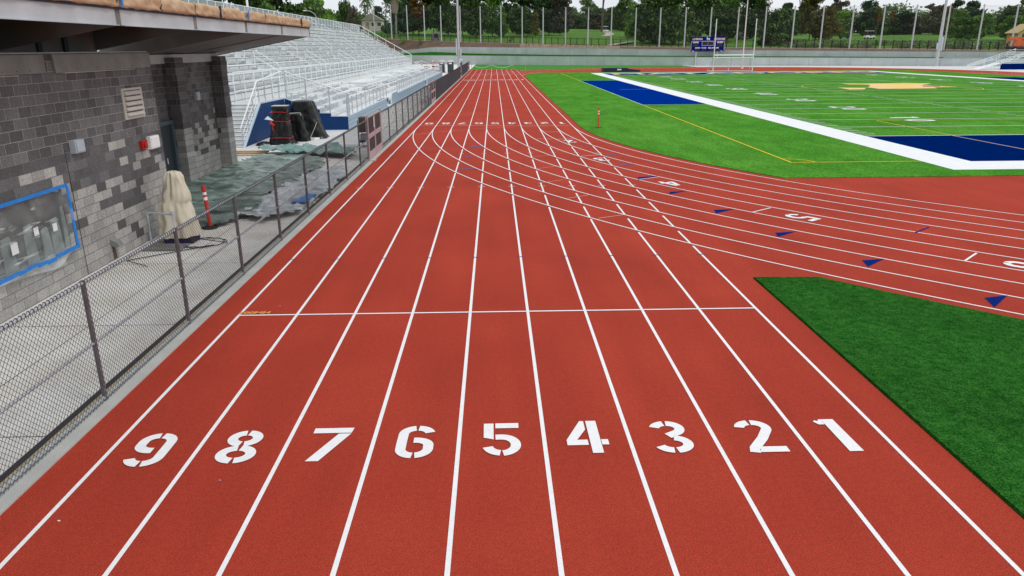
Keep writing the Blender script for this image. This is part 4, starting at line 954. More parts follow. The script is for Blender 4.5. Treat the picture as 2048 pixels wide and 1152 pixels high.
# portable toilets and bins near the end of the stand
def toilet(x, y, lb, k):
    t = empty('portable_toilet', (x, y, 0), lb, 'toilet', 'portable toilets at the end of the stand')
    MB().use(k).box(x-.58, x+.58, y-.58, y+.58, .08, 2.02).build('cabin', None, t)
    MB().use('whitep').prismv([(x-.62, y-.62, 2.03), (x+.62, y-.62, 2.03), (x+.62, y-.62, 2.12), (x+.3, y-.62, 2.30), (x-.3, y-.62, 2.30), (x-.62, y-.62, 2.12)], (0, 1.24, 0)).build('roof', None, t)
    MB().use('greyd').box(x-.42, x+.42, y-.61, y-.582, .12, 1.9).build('door', None, t)
    MB().use('whitep').box(x-.3, x+.3, y-.63, y-.612, 1.62, 1.9).build('vent_panel', None, t)
    MB().use('greyd').box(x-.6, x+.6, y-.6, y+.6, 0, .079).build('skid', None, t)
toilet(-8.55, 152, 'charcoal portable toilet with white roof beyond the grandstand', 'greyd')
toilet(-10.3, 153.2, 'pale grey portable toilet with white roof left of the charcoal one', 'greybox')
toilet(-7.35, 168, 'light portable toilet with white roof, farthest, behind the floodlight mast', 'greybox')
mr = empty('steel_stack', (-13, 146, 0), 'maroon primed steel frames stacked behind the end of the grandstand', 'steel stack')
for q in range(3):
    for s_ in range(3): MB().use('maroon' if s_ < 2 else 'pink').box(-16+q*2.0, -14.3+q*2.0, 145+q*2, 147+q*2, .3+s_*.8, .55+s_*.8).build('steel_beam', None, mr)
    for yy in (145.1+q*2, 146.8+q*2): MB().use('whitep').box(-15.9+q*2.0, -15.8+q*2, yy, yy+.1, 0, 2.4).build('leg', None, mr)
# stanchions with a sagging rope across the end of the track
sts = [(-5.1, 174.3), (-.6, 173.3), (4.35, 172.6), (6.9, 168.6)]
for q, (x, y) in enumerate(sts):
    s_ = empty('stanchion', (x, y, 0), ['yellow stanchion holding the rope end nearest the fence', 'yellow stanchion in the middle of the rope, second from the fence', 'yellow stanchion at the right end of the rope', 'yellow stanchion without rope, standing at the start of the bend'][q], 'stanchion', 'yellow stanchions at the end of the track')
    MB().use('yellow').tube([(x, y, .04), (x, y, 1.1)], .05, 8).build('pole', None, s_); MB().use('yellow').prism([(x+.22*math.cos(q2*.785), y+.22*math.sin(q2*.785)) for q2 in range(8)], .02, .09).build('base', None, s_)
for (a, b), w in zip(zip(sts[:2], sts[1:3]), ('left', 'right')):
    ps = [(a[0]+(b[0]-a[0])*t/16, a[1]+(b[1]-a[1])*t/16, 1.0-.75*4*(t/16)*(1-t/16)*.9) for t in range(17)]
    tag(MB().use('rail').tube(ps, .035, 5).build('rope', None, None, ps[0]), 'white rope sagging between the %s pair of yellow stanchions' % w, 'rope')
# landing mat
lm = empty('landing_mat', (24, 148, 0), 'large navy landing mat with a lower front wedge at the far end of the infield', 'landing mat')
for a, b, c, d, z0, z1, nm in ((21.1, 25.7, 147.3, 150.6, .05, .42, 'lower_pad'), (21.1, 25.7, 147.3, 150.6, .43, .78, 'upper_pad')):
    o = MB().use('navy').box(a, b, c, d, z0, z1).build(nm, None, lm); bv = o.modifiers.new('b', 'BEVEL'); bv.width = .06; bv.segments = 2
MB().use('navy').prismv([(25.75, 147.3, .05), (28.2, 147.3, .05), (28.2, 147.3, .32), (25.75, 147.3, .62)], (0, 3.3, 0)).build('front_wedge', None, lm)
MB().use('whitep').box(23.7, 24.5, 147.28, 147.295, .35, .58).build('white_patch', None, lm)
# combination goal
go = empty('goal', (45.6, 145.5, 0), 'white soccer goal frame with football uprights standing on its crossbar', 'goal')
gx0, gx1, gy = 41.75, 49.3, 145.6
MB().use('whitep').tube([(gx0, gy, 0), (gx0, gy, 2.55), (gx1, gy, 2.55), (gx1, gy, 0)], .11, 8).build('goal_frame', None, go)
MB().use('whitep').tube([(gx0, gy, 2.98), (gx1, gy, 2.98)], .13, 8).build('crossbar', None, go)
for x in (gx0, gx1): MB().use('whitep').tube([(x, gy, 2.3), (x, gy, 9.45)], .085, 8).build('upright', None, go)
for x in (gx0, gx1): MB().use('whitep').tube([(x, gy, 2.55), (x, gy+.9, 2.5), (x+(-.5 if x == gx0 else .2), gy+2.2, .06), (x, gy, .06)], .045, 6).build('side_frame', None, go)
MB().use('whitep').tube([(45.3, gy+2.0, .0), (45.3, gy+2.0, 2.6)], .06, 6).build('rear_post', None, go)
MB().use('whitep').tube([(gx0-.5, gy+2.2, .07), (gx1+.2, gy+2.2, .07)], .05, 6).build('ground_bar', None, go)
MB().use('net').poly([(gx0, gy+.9, 2.5), (gx1, gy+.9, 2.5), (gx1+.2, gy+2.2, .08), (gx0-.5, gy+2.2, .08)]).build('net', None, go)
M['net2'] = mesh_alpha('goal_net', (.6, .62, .62), .22); bpy.data.objects['net'].data.materials[0] = M['net2']
fp = empty('flagpole', (53, 163, 0), 'tall tapering white pole rising out of the picture behind the goal', 'pole')
MB().use('whitep').tube([(52.95, 163, 0), (52.95, 163, 20)], .14, 10, .07).build('shaft', None, fp); MB().use('whitep').tube([(52.95, 163, 0), (52.95, 163, .3)], .3, 10).build('base', None, fp)
# floodlight masts
def mast(x, y, r, lb, boxes):
    t = empty('floodlight_mast', (x, y, 0), lb, 'floodlight mast', 'floodlight masts')
    MB().use('galv' if r < .2 else 'pole').tube([(x, y, 0), (x, y, 24)], r, 12, r*.6).build('shaft', None, t)
    for dx, z0, z1, w in boxes: MB().use('galv').box(x+dx-w/2, x+dx+w/2, y-.35, y-.05, z0, z1).build('control_box', None, t)
    z = boxes[0][2]+.1
    MB().use('board').tube([(x-.9, y-.1, z), (x+.9, y-.1, z)], .05, 6).build('bracket', None, t)
mast(-7.45, 165, .27, 'tall grey floodlight mast with control boxes behind the end of the fence', [(-.42, 3.2, 6.5, .28), (.42, 3.0, 4.4, .35), (-.42, 1.9, 3.0, .25)])
mast(98.6, 169.5, .36, 'tall grey floodlight mast on the far slab at the right', [(-.5, 3.6, 5.0, .35), (.4, 3.3, 6.2, .4)])
# scoreboard
SX0, SX1, SY_ = 48.6, 56.85, 190.0
sc = empty('scoreboard', (52.7, SY_, 0), 'navy scoreboard on two posts in front of the far retaining wall', 'scoreboard')
for x in (50.0, 55.3): MB().use('pole').box(x-.12, x+.12, SY_+.1, SY_+.4, 0, 4).build('post', None, sc)
MB().use('sb').box(SX0, SX1, SY_, SY_+.25, 3.35, 6.85).build('board', None, sc)
MB().use('cream').box(SX0, SX1, SY_-.03, SY_-.004, 5.76, 5.82).box(SX0-.0, SX0+.08, SY_-.03, SY_-.004, 3.6, 5.76).box(SX1-.08, SX1, SY_-.03, SY_-.004, 3.6, 5.76).build('board_trim', None, sc)
MB().use('cream').box(51.25, 54.2, SY_-.03, SY_-.004, 4.72, 5.75).build('clock_frame', None, sc); MB().use('sbd').box(51.35, 54.1, SY_-.05, SY_-.031, 4.82, 5.68).build('clock_panel', None, sc)
for x in (49.7, 51.4, 53.2, 55): MB().use('sbd').box(x-.1, x+.9, SY_-.02, SY_-.004, 3.45, 3.95).build('digit_panel', None, sc)
for x in (49.0, 55.0): MB().use('sbd').box(x, x+1.4, SY_-.02, SY_-.004, 4.45, 5.2).build('digit_panel', None, sc)
for x in (48.95, 56.0): MB().use('cream').prismv([(x, SY_-.02, 3.36), (x+.5, SY_-.02, 3.36), (x+.5, SY_-.02, 3.5), (x, SY_-.02, 3.62)], (0, .012, 0)).build('corner_badge', None, sc)
def sgn(s, x, z, size, k='sbt', sx=1.0, bold=.02): return text(s, 'lettering', k, Matrix.Translation((x, SY_-.06, z)) @ Matrix.Rotation(math.pi/2, 4, 'X') @ Matrix.Diagonal((sx, 1, 1, 1)), size, sc, bold)
sgn('LA MIRADA', 50.1, 6.27, .62, 'sbr', .78, .03); sgn('MATADORES', 55.55, 6.27, .62, 'sbr', .74, .03); sgn('L', 52.55, 6.42, .9, 'sbt', 1, .03); sgn('M', 52.85, 6.22, .75, 'sbt', 1, .03)
sgn('HOME', 49.7, 5.5, .5); sgn('GUEST', 55.75, 5.5, .5); sgn('DOWN', 50.25, 4.2, .36); sgn('TO GO', 51.8, 4.2, .36); sgn('BALL ON', 53.6, 4.2, .36); sgn('QTR', 55.1, 4.2, .36)
sgn(':', 52.72, 5.25, .6)

# ================================================================== far side: retaining walls, slope, golf course
def yl(x):  # foot of the lower wall
    P_ = [(-60, 246), (-30, 240), (-7, 224), (15, 207.2), (34, 198.6), (50, 190.6), (68, 184.6), (84, 178.6), (98, 172), (160, 144)]
    for (a, b), (c, d) in zip(P_[:-1], P_[1:]):
        if x <= c: return b+(d-b)*(x-a)/(c-a)
    return P_[-1][1]
def lerp(tab, x):
    if x <= tab[0][0]: return tab[0][1]
    for (a, b), (c, d) in zip(tab[:-1], tab[1:]):
        if x <= c: return b+(d-b)*(x-a)/(c-a)
    return tab[-1][1]
ZL = [(-30, 2.55), (-7, 2.42), (15, 2.27), (50, 2.0), (84, 1.76), (104, 1.62), (150, 1.5)]
ZTb = [(-30, 3.0), (-18, 3.5), (-7, 3.05), (15, 2.68), (50, 2.30), (84, 2.02), (104, 1.82), (150, 1.6)]
ZU_ = [(-40, 3.4), (-28, 3.9), (-17, 4.95), (15, 4.45), (50, 3.74), (84, 3.26), (104, 2.98), (150, 2.8)]
XSm = [-60, -50, -40, -30, -24, -18.2, -12, -7, 0, 7, 15, 24, 34, 42, 50, 59, 68, 76, 84, 91, 98, 110, 125, 140, 160]
def wall_mesh(off, thick, zb_f, zt_f, name, lb):
    w = empty(name, (XSm[0], yl(XSm[0])+off, 0), lb, 'retaining wall')
    mb = MB().use('wallc'); b = 0
    for x in XSm:
        y = yl(x)+off; mb.v += [(x, y, zb_f(x)), (x, y, zt_f(x)), (x, y+thick, zt_f(x)), (x, y+thick, zb_f(x))]
    for i in range(len(XSm)-1):
        for q in range(3):
            a = i*4; mb.f.append((a+q, a+q+1, a+4+q+1, a+4+q)); mb.m.append(0)
    mb.build('wall_face', None, w)
    cp_ = MB().use('kerb'); cp_.v = []
    for x in XSm:
        y = yl(x)+off; zt = zt_f(x); cp_.v += [(x, y-.04, zt+.002), (x, y-.04, zt+.07), (x, y+thick+.04, zt+.07)]
    for i in range(len(XSm)-1):
        for q in range(2): a = i*3; cp_.f.append((a+q, a+q+1, a+3+q+1, a+3+q)); cp_.m.append(0)
    cp_.build('coping', None, w)
    x = XSm[3]
    jm = MB().use('drain')
    while x < 150:
        y = yl(x)+off; jm.box(x, x+.05, y-.012, y+.05, zb_f(x), zt_f(x)-.02); x += 4.2
    jm.build('control_joint', None, w)
wall_mesh(0, .3, lambda x: -.1, lambda x: lerp(ZL, x), 'retaining_wall', 'lower pale concrete retaining wall across the far end of the ground')
wall_mesh(3.3, .35, lambda x: lerp(ZTb, x)-.4, lambda x: lerp(ZU_, x), 'retaining_wall', 'upper pale concrete retaining wall above the green turf terrace')
tr = MB().use('turfD')
for x in XSm: y = yl(x); tr.v += [(x, y+.29, lerp(ZL, x)+.01), (x, y+3.32, lerp(ZTb, x))]
for i in range(len(XSm)-1): tr.f.append((2*i, 2*i+2, 2*i+3, 2*i+1)); tr.m.append(0)
struct('turf_terrace', tr)
# slope above, sampled as real ground: rows at set distances behind the wall, heights surveyed from the picture
VT = {8.5: [(200, 68), (784, 78.5), (813, 80.5), (880, 82.5), (960, 85.5), (1087, 89), (1177, 91.5), (1273, 94), (1424, 95.5), (1590, 97), (1710, 97.5), (1835, 98.5), (1971, 101), (2100, 102)],
      62: [(200, 58), (784, 66), (960, 72), (1100, 72), (1273, 77), (1424, 79), (1590, 80), (1710, 79), (1835, 79), (1971, 81), (2100, 82)],
      150: [(200, 48), (784, 56), (960, 58), (1100, 57), (1273, 61), (1424, 64), (1590, 66), (1710, 66.5), (1835, 66), (1971, 67), (2100, 67)]}
def yline(x, off): return (yl(x) if x < 15 else 222-8.7-.42*(x)+.4)+off
def hit(u, v, off):
    d = ray(u, v); lo, hi = 100., 900.
    for _ in range(50):
        m_ = (lo+hi)/2; t = m_/d.y; x = d.x*t
        if m_ < yline(x, off): lo = m_
        else: hi = m_
    return CAM+d*(lo/d.y)
def terr(u, off):
    ks = sorted(VT)
    if off <= ks[0]: return hit(u, lerp(VT[ks[0]], u), off)
    for a, b in zip(ks[:-1], ks[1:]):
        if off <= b:
            za_, zb2 = hit(u, lerp(VT[a], u), a).z, hit(u, lerp(VT[b], u), b).z
            v = lerp(VT[a], u); p = hit(u, v, off); z = za_+(zb2-za_)*(off-a)/(b-a); return Vector((p.x, p.y, z))
    z = hit(u, lerp(VT[ks[-1]], u), ks[-1]).z+(off-150)*.01; p = hit(u, 60, off); return Vector((p.x, p.y, z))
US = list(range(440, 2300, 40))
sl_ = MB()
for i, u in enumerate(US):
    p = hit(u, lerp(VT[8.5], u), 3.62); p.z = lerp(ZU_, p.x)-.05; q = hit(u, lerp(VT[8.5], u), 8.0); q.z = terr(u, 8.5).z
    m1 = p.lerp(q, .5)+Vector((0, 0, .12)); sl_.v += [tuple(p), tuple(m1), tuple(q)]
for i in range(len(US)-1):
    u = US[i]; k = 'soilL' if 1010 < u < 1220 else 'soil'
    for q in range(2): sl_.use(k); a = 3*i; sl_.f.append((a+q, a+3+q, a+4+q, a+q+1)); sl_.m.append(sl_.mi)
struct('slope', sl_)
hl = MB(); offs = [8.0, 13, 22, 35, 48, 62, 85, 110, 150, 220, 320]
for u in US:
    for o_ in offs:
        p = terr(u, max(o_, 8.5)); 
        if o_ == 8.0: p2 = hit(u, lerp(VT[8.5], u), 8.0); p2.z = p.z; p = p2
        if o_ > 14: p.z += .5*noise.noise(Vector((p.x*.03, p.y*.03, 0)))
        hl.v.append(tuple(p))
no = len(offs)
for i in range(len(US)-1):
    for j in range(no-1):
        hl.use('soilL' if j == 0 else 'fair'); hl.f.append((i*no+j, (i+1)*no+j, (i+1)*no+j+1, i*no+j+1)); hl.m.append(hl.mi)
struct('golf_course_hill', hl, smooth=False)
def pathstrip(pts, w, name):
    mb = MB().use('path'); L_ = []
    for u, o_ in pts: p = terr(u, o_); L_.append(p+Vector((0, 0, .12)))
    for i, p in enumerate(L_):
        t = (L_[min(i+1, len(L_)-1)]-L_[max(i-1, 0)]).normalized(); n_ = Vector((-t.y, t.x, 0)); mb.v += [tuple(p+n_*w/2), tuple(p-n_*w/2)]
    for i in range(len(L_)-1): mb.f.append((2*i, 2*i+2, 2*i+3, 2*i+1)); mb.m.append(0)
    return struct(name, mb)
pathstrip([(1222, 14), (1232, 20), (1245, 26), (1256, 32), (1262, 40)], 2.6, 'cart_path')
pathstrip([(1210, 72), (1216, 82), (1220, 95), (1214, 112), (1208, 135)], 3.2, 'cart_path')
pathstrip([(960, 13.5), (1010, 14), (1060, 15), (1120, 13), (1180, 12)], 1.5, 'cart_path')
# net poles
PU = [(750, 57), (784, 78.5), (816, 80.5), (850, 81.5), (883, 82), (921.5, 84), (961.5, 85.5), (1002.5, 86.5), (1044.5, 88), (1086, 89), (1130.5, 90), (1175.5, 91), (1221.5, 93), (1269.5, 94), (1318, 94.5), (1368, 95), (1418, 95.5), (1472, 96), (1526, 97), (1582, 97), (1639, 97), (1698, 97.5), (1759, 98), (1822, 98.5), (1887, 99.5), (1953, 101), (2020, 101.5), (2086, 102)]
ptop = []
for i, (u, v) in enumerate(PU):
    p = hit(u, max(v, 78), 8.6)
    h = 10.4
    if i == 0: lb = 'grey ball-net pole farthest left, beside the pale house'
    else: lb = 'grey ball-net pole on the slope, %s from the left along the golf course' % ORD[i]
    t = empty('net_pole', p, lb, 'net pole', 'tall grey net poles along the golf course')
    zt = lerp([(700, 10), (784, 10.7), (960, 13), (1087, 15.6), (1273, 16.5), (1424, 15.7), (1590, 13), (1710, 11), (1900, 10), (2040, 9)], u)
    top = AY(u, zt, p.y).z
    MB().use('pole').tube([(p.x, p.y, p.z-.2), (p.x, p.y, top)], .19, 8, .15).build('shaft', None, t)
    MB().use('pole').tube([(p.x, p.y, top), (p.x, p.y, top+.12)], .2, 8).build('cap', None, t)
    ptop.append((p, top))
nn = empty('ball_net', ptop[0][0], 'thin dark ball-stop netting hung between the tall grey poles', 'netting')
for (p, a), (q, b) in zip(ptop[:-1], ptop[1:]):
    MB().use('net').poly([(p.x, p.y+.2, p.z+1.8), (q.x, q.y+.2, q.z+1.8), (q.x, q.y+.2, b-.2), (p.x, p.y+.2, a-.2)]).build('net_panel', None, nn)
    MB().use('iron').tube([(p.x, p.y+.2, a-.15), ((p.x+q.x)/2, (p.y+q.y)/2+.2, (a+b)/2-.3), (q.x, q.y+.2, b-.15)], .02, 4).build('cable', None, nn)
# black iron fence
ifn = empty('iron_fence', terr(780, 9.6), 'low black iron picket fence running along the top of the slope', 'fence')
fx = []
u = 700.0
while u < 2120:
    fx.append(terr(u, 9.7)); u += 12.6 if u < 1150 else (14.5 if u < 1400 else 17.5)
for i, p in enumerate(fx):
    MB().use('iron').box(p.x-.08, p.x+.08, p.y-.08, p.y+.08, p.z-.1, p.z+1.98).build('post', None, ifn)
    if i < len(fx)-1:
        q = fx[i+1]; mb = MB().use('iron')
        for h in (.25, 1.65, 1.85): mb.tube([p+Vector((0, 0, h)), q+Vector((0, 0, h))], .04, 4)
        n_ = 13
        for k in range(1, n_): r = p.lerp(q, k/n_); mb.tube([r+Vector((0, 0, .1)), r+Vector((0, 0, 1.85))], .016, 3, cap=False)
        mb.build('picket_panel', None, ifn)
# ------------------------------------------------------------------ trees
M['l_dark'] = leaf_mat('leaves_dark', (.013, .036, .010), (.050, .105, .022), (.13, .22, .045))
M['l_pine'] = leaf_mat('needles', (.009, .026, .016), (.028, .070, .034), (.070, .14, .055))
M['l_mid'] = leaf_mat('leaves_mid', (.030, .085, .012), (.10, .225, .026), (.22, .37, .055))
M['l_yel'] = leaf_mat('leaves_autumn', (.035, .055, .012), (.12, .125, .022), (.30, .17, .028))
M['l_ora'] = leaf_mat('leaves_orange', (.10, .055, .012), (.26, .11, .02), (.40, .17, .03))
M['l_pale'] = leaf_mat('leaves_pale', (.06, .10, .045), (.14, .21, .085), (.22, .30, .13))
M['l_grey'] = leaf_mat('leaves_grey', (.05, .055, .045), (.09, .09, .06), (.13, .10, .065))
def crown_mesh(kind, seed, n, leaf, shape, holes=.0):
    """leaf clumps spread through an uneven crown of unit size (x,y in -1..1, z 0..1)"""
    rr = random.Random(seed); mb = MB().use(kind); cl_ = []
    while len(cl_) < shape['clumps']:
        a = rr.uniform(0, 2*math.pi); z = rr.random(); prof = shape['prof'](z); r = prof*math.sqrt(rr.random())*.92
        cl_.append((r*math.cos(a), r*math.sin(a), .04+z*.9, rr.uniform(*shape['cr'])))
    per = n//len(cl_)
    for cx, cy, cz, cr2 in cl_:
        for _ in range(per):
            while 1:
                d = Vector((rr.uniform(-1, 1), rr.uniform(-1, 1), rr.uniform(-1, 1)))
                if .35 < d.length < 1: break
            p = Vector((cx, cy, cz))+Vector((d.x*cr2, d.y*cr2, d.z*cr2*shape.get('flat', .5)))
            nn_ = Vector((rr.gauss(0, .6), rr.gauss(0, .6), 1)).normalized() if rr.random() < .5 else Vector((rr.gauss(0, 1), rr.gauss(0, 1), rr.gauss(0, 1))).normalized()
            a = nn_.orthogonal().normalized(); b = nn_.cross(a); l = leaf*rr.uniform(.6, 1.3); w = l*.55
            t = rr.uniform(0, 6.28); a, b = a*math.cos(t)+b*math.sin(t), b*math.cos(t)-a*math.sin(t)
            a = Vector((a.x, a.y, a.z*shape.get('lz', .6))); b = Vector((b.x, b.y, b.z*shape.get('lz', .6)))
            mb.poly([p-a*l, p-b*w+a*l*.1, p+a*l, p+b*w])
    return mb
def trunk_mesh(k, seed, limbs, h, r=.045, fork=.3):
    rr = random.Random(seed); mb = MB().use(k)
    mb.tube([(0, 0, -.03), (.01, 0, h*.4), (.02*rr.uniform(-1, 1), .02, h), (.03, .0, h+(1-h)*.6)], r, 7, r*.35)
    for q in range(limbs):
        a = q*2*math.pi/limbs+rr.random(); z0 = h*rr.uniform(.7, 1.15)
        mb.tube([(0, 0, z0), (.25*math.cos(a), .25*math.sin(a), z0+.15), (.55*math.cos(a), .55*math.sin(a), z0+.35+.1*rr.random())], r*.5, 5, r*.12)
    return mb
SH = {
 'broad': dict(clumps=46, cr=(.22, .38), prof=lambda z: (1-(2*z-.75)**2*.45) if z < .9 else .5, flat=.36),
 'tall': dict(clumps=46, cr=(.26, .46), prof=lambda z: .92*math.sin(math.pi*(.15+z*.72))**.6, flat=.22),
 'pine': dict(clumps=42, cr=(.22, .38), prof=lambda z: .95-.55*z+.15*math.sin(z*17), flat=.24),
 'loose': dict(clumps=44, cr=(.14, .30), prof=lambda z: .85*math.sin(math.pi*(.15+z*.75))**.8, flat=.24),
 'bush': dict(clumps=14, cr=(.30, .5), prof=lambda z: .8-.3*z, flat=.5),
}
PROTO = {}
def proto(kind, shape, seed, n, leaf):
    key = (kind, shape, seed)
    if key not in PROTO: PROTO[key] = crown_mesh(kind, seed*13+len(PROTO), n, leaf, SH[shape]); 
    return PROTO[key]
MESH = {}
def tree(name, label, p, w, h, kind, shape, seed, tr_=.3, bark='bark', group='trees on the golf course', n=9000, leaf=.062, cat='tree', limbs=5, rot=None):
    """w = crown radius, h = total height; crown starts at tr_ of the height"""
    root = empty(name, p, label, cat, group)
    kc = ('c', kind, shape, seed, n)
    if kc not in MESH:
        o = crown_mesh(kind, seed*13+7, n, leaf, SH[shape]).build('crown', None, None); MESH[kc] = o.data; bpy.data.objects.remove(o)
    kt = ('t', bark, seed, limbs)
    if kt not in MESH:
        o = trunk_mesh(bark, seed, limbs, .5).build('trunk', None, None); MESH[kt] = o.data; bpy.data.objects.remove(o)
    c = bpy.data.objects.new('crown', MESH[kc]); COL.objects.link(c); c.parent = root; c.location = (0, 0, h*tr_*.85); c.scale = (w, w*.9, h*(1-tr_*.85))
    t = bpy.data.objects.new('trunk', MESH[kt]); COL.objects.link(t); t.parent = root; hh = h*(tr_+.25); t.scale = (hh*.75, hh*.75, hh)
    r_ = random.Random(int(p[0]*7+p[1])); a = r_.uniform(0, 6.28) if rot is None else rot
    c.rotation_euler = (0, 0, a); t.rotation_euler = (0, 0, a)
    return root
def tr_px(name, label, u, hw, vtop, off, kind, shape, seed, tr_=.25, z=None, **k):
    """tree seen centred at column u, half width hw px, crown top at row vtop, standing off metres behind the lower wall"""
    p = terr(u, off) if z is None else Vector((AY(u, 60, z).x, z, 0))
    d = (p-CAM).dot(FW); w = hw*1.12*d/F; top = AY(u, vtop, p.y).z; tr_ *= .62
    return tree(name, label, p-Vector((0, 0, .2)), w, top-p.z, kind, shape, seed, tr_, **k)
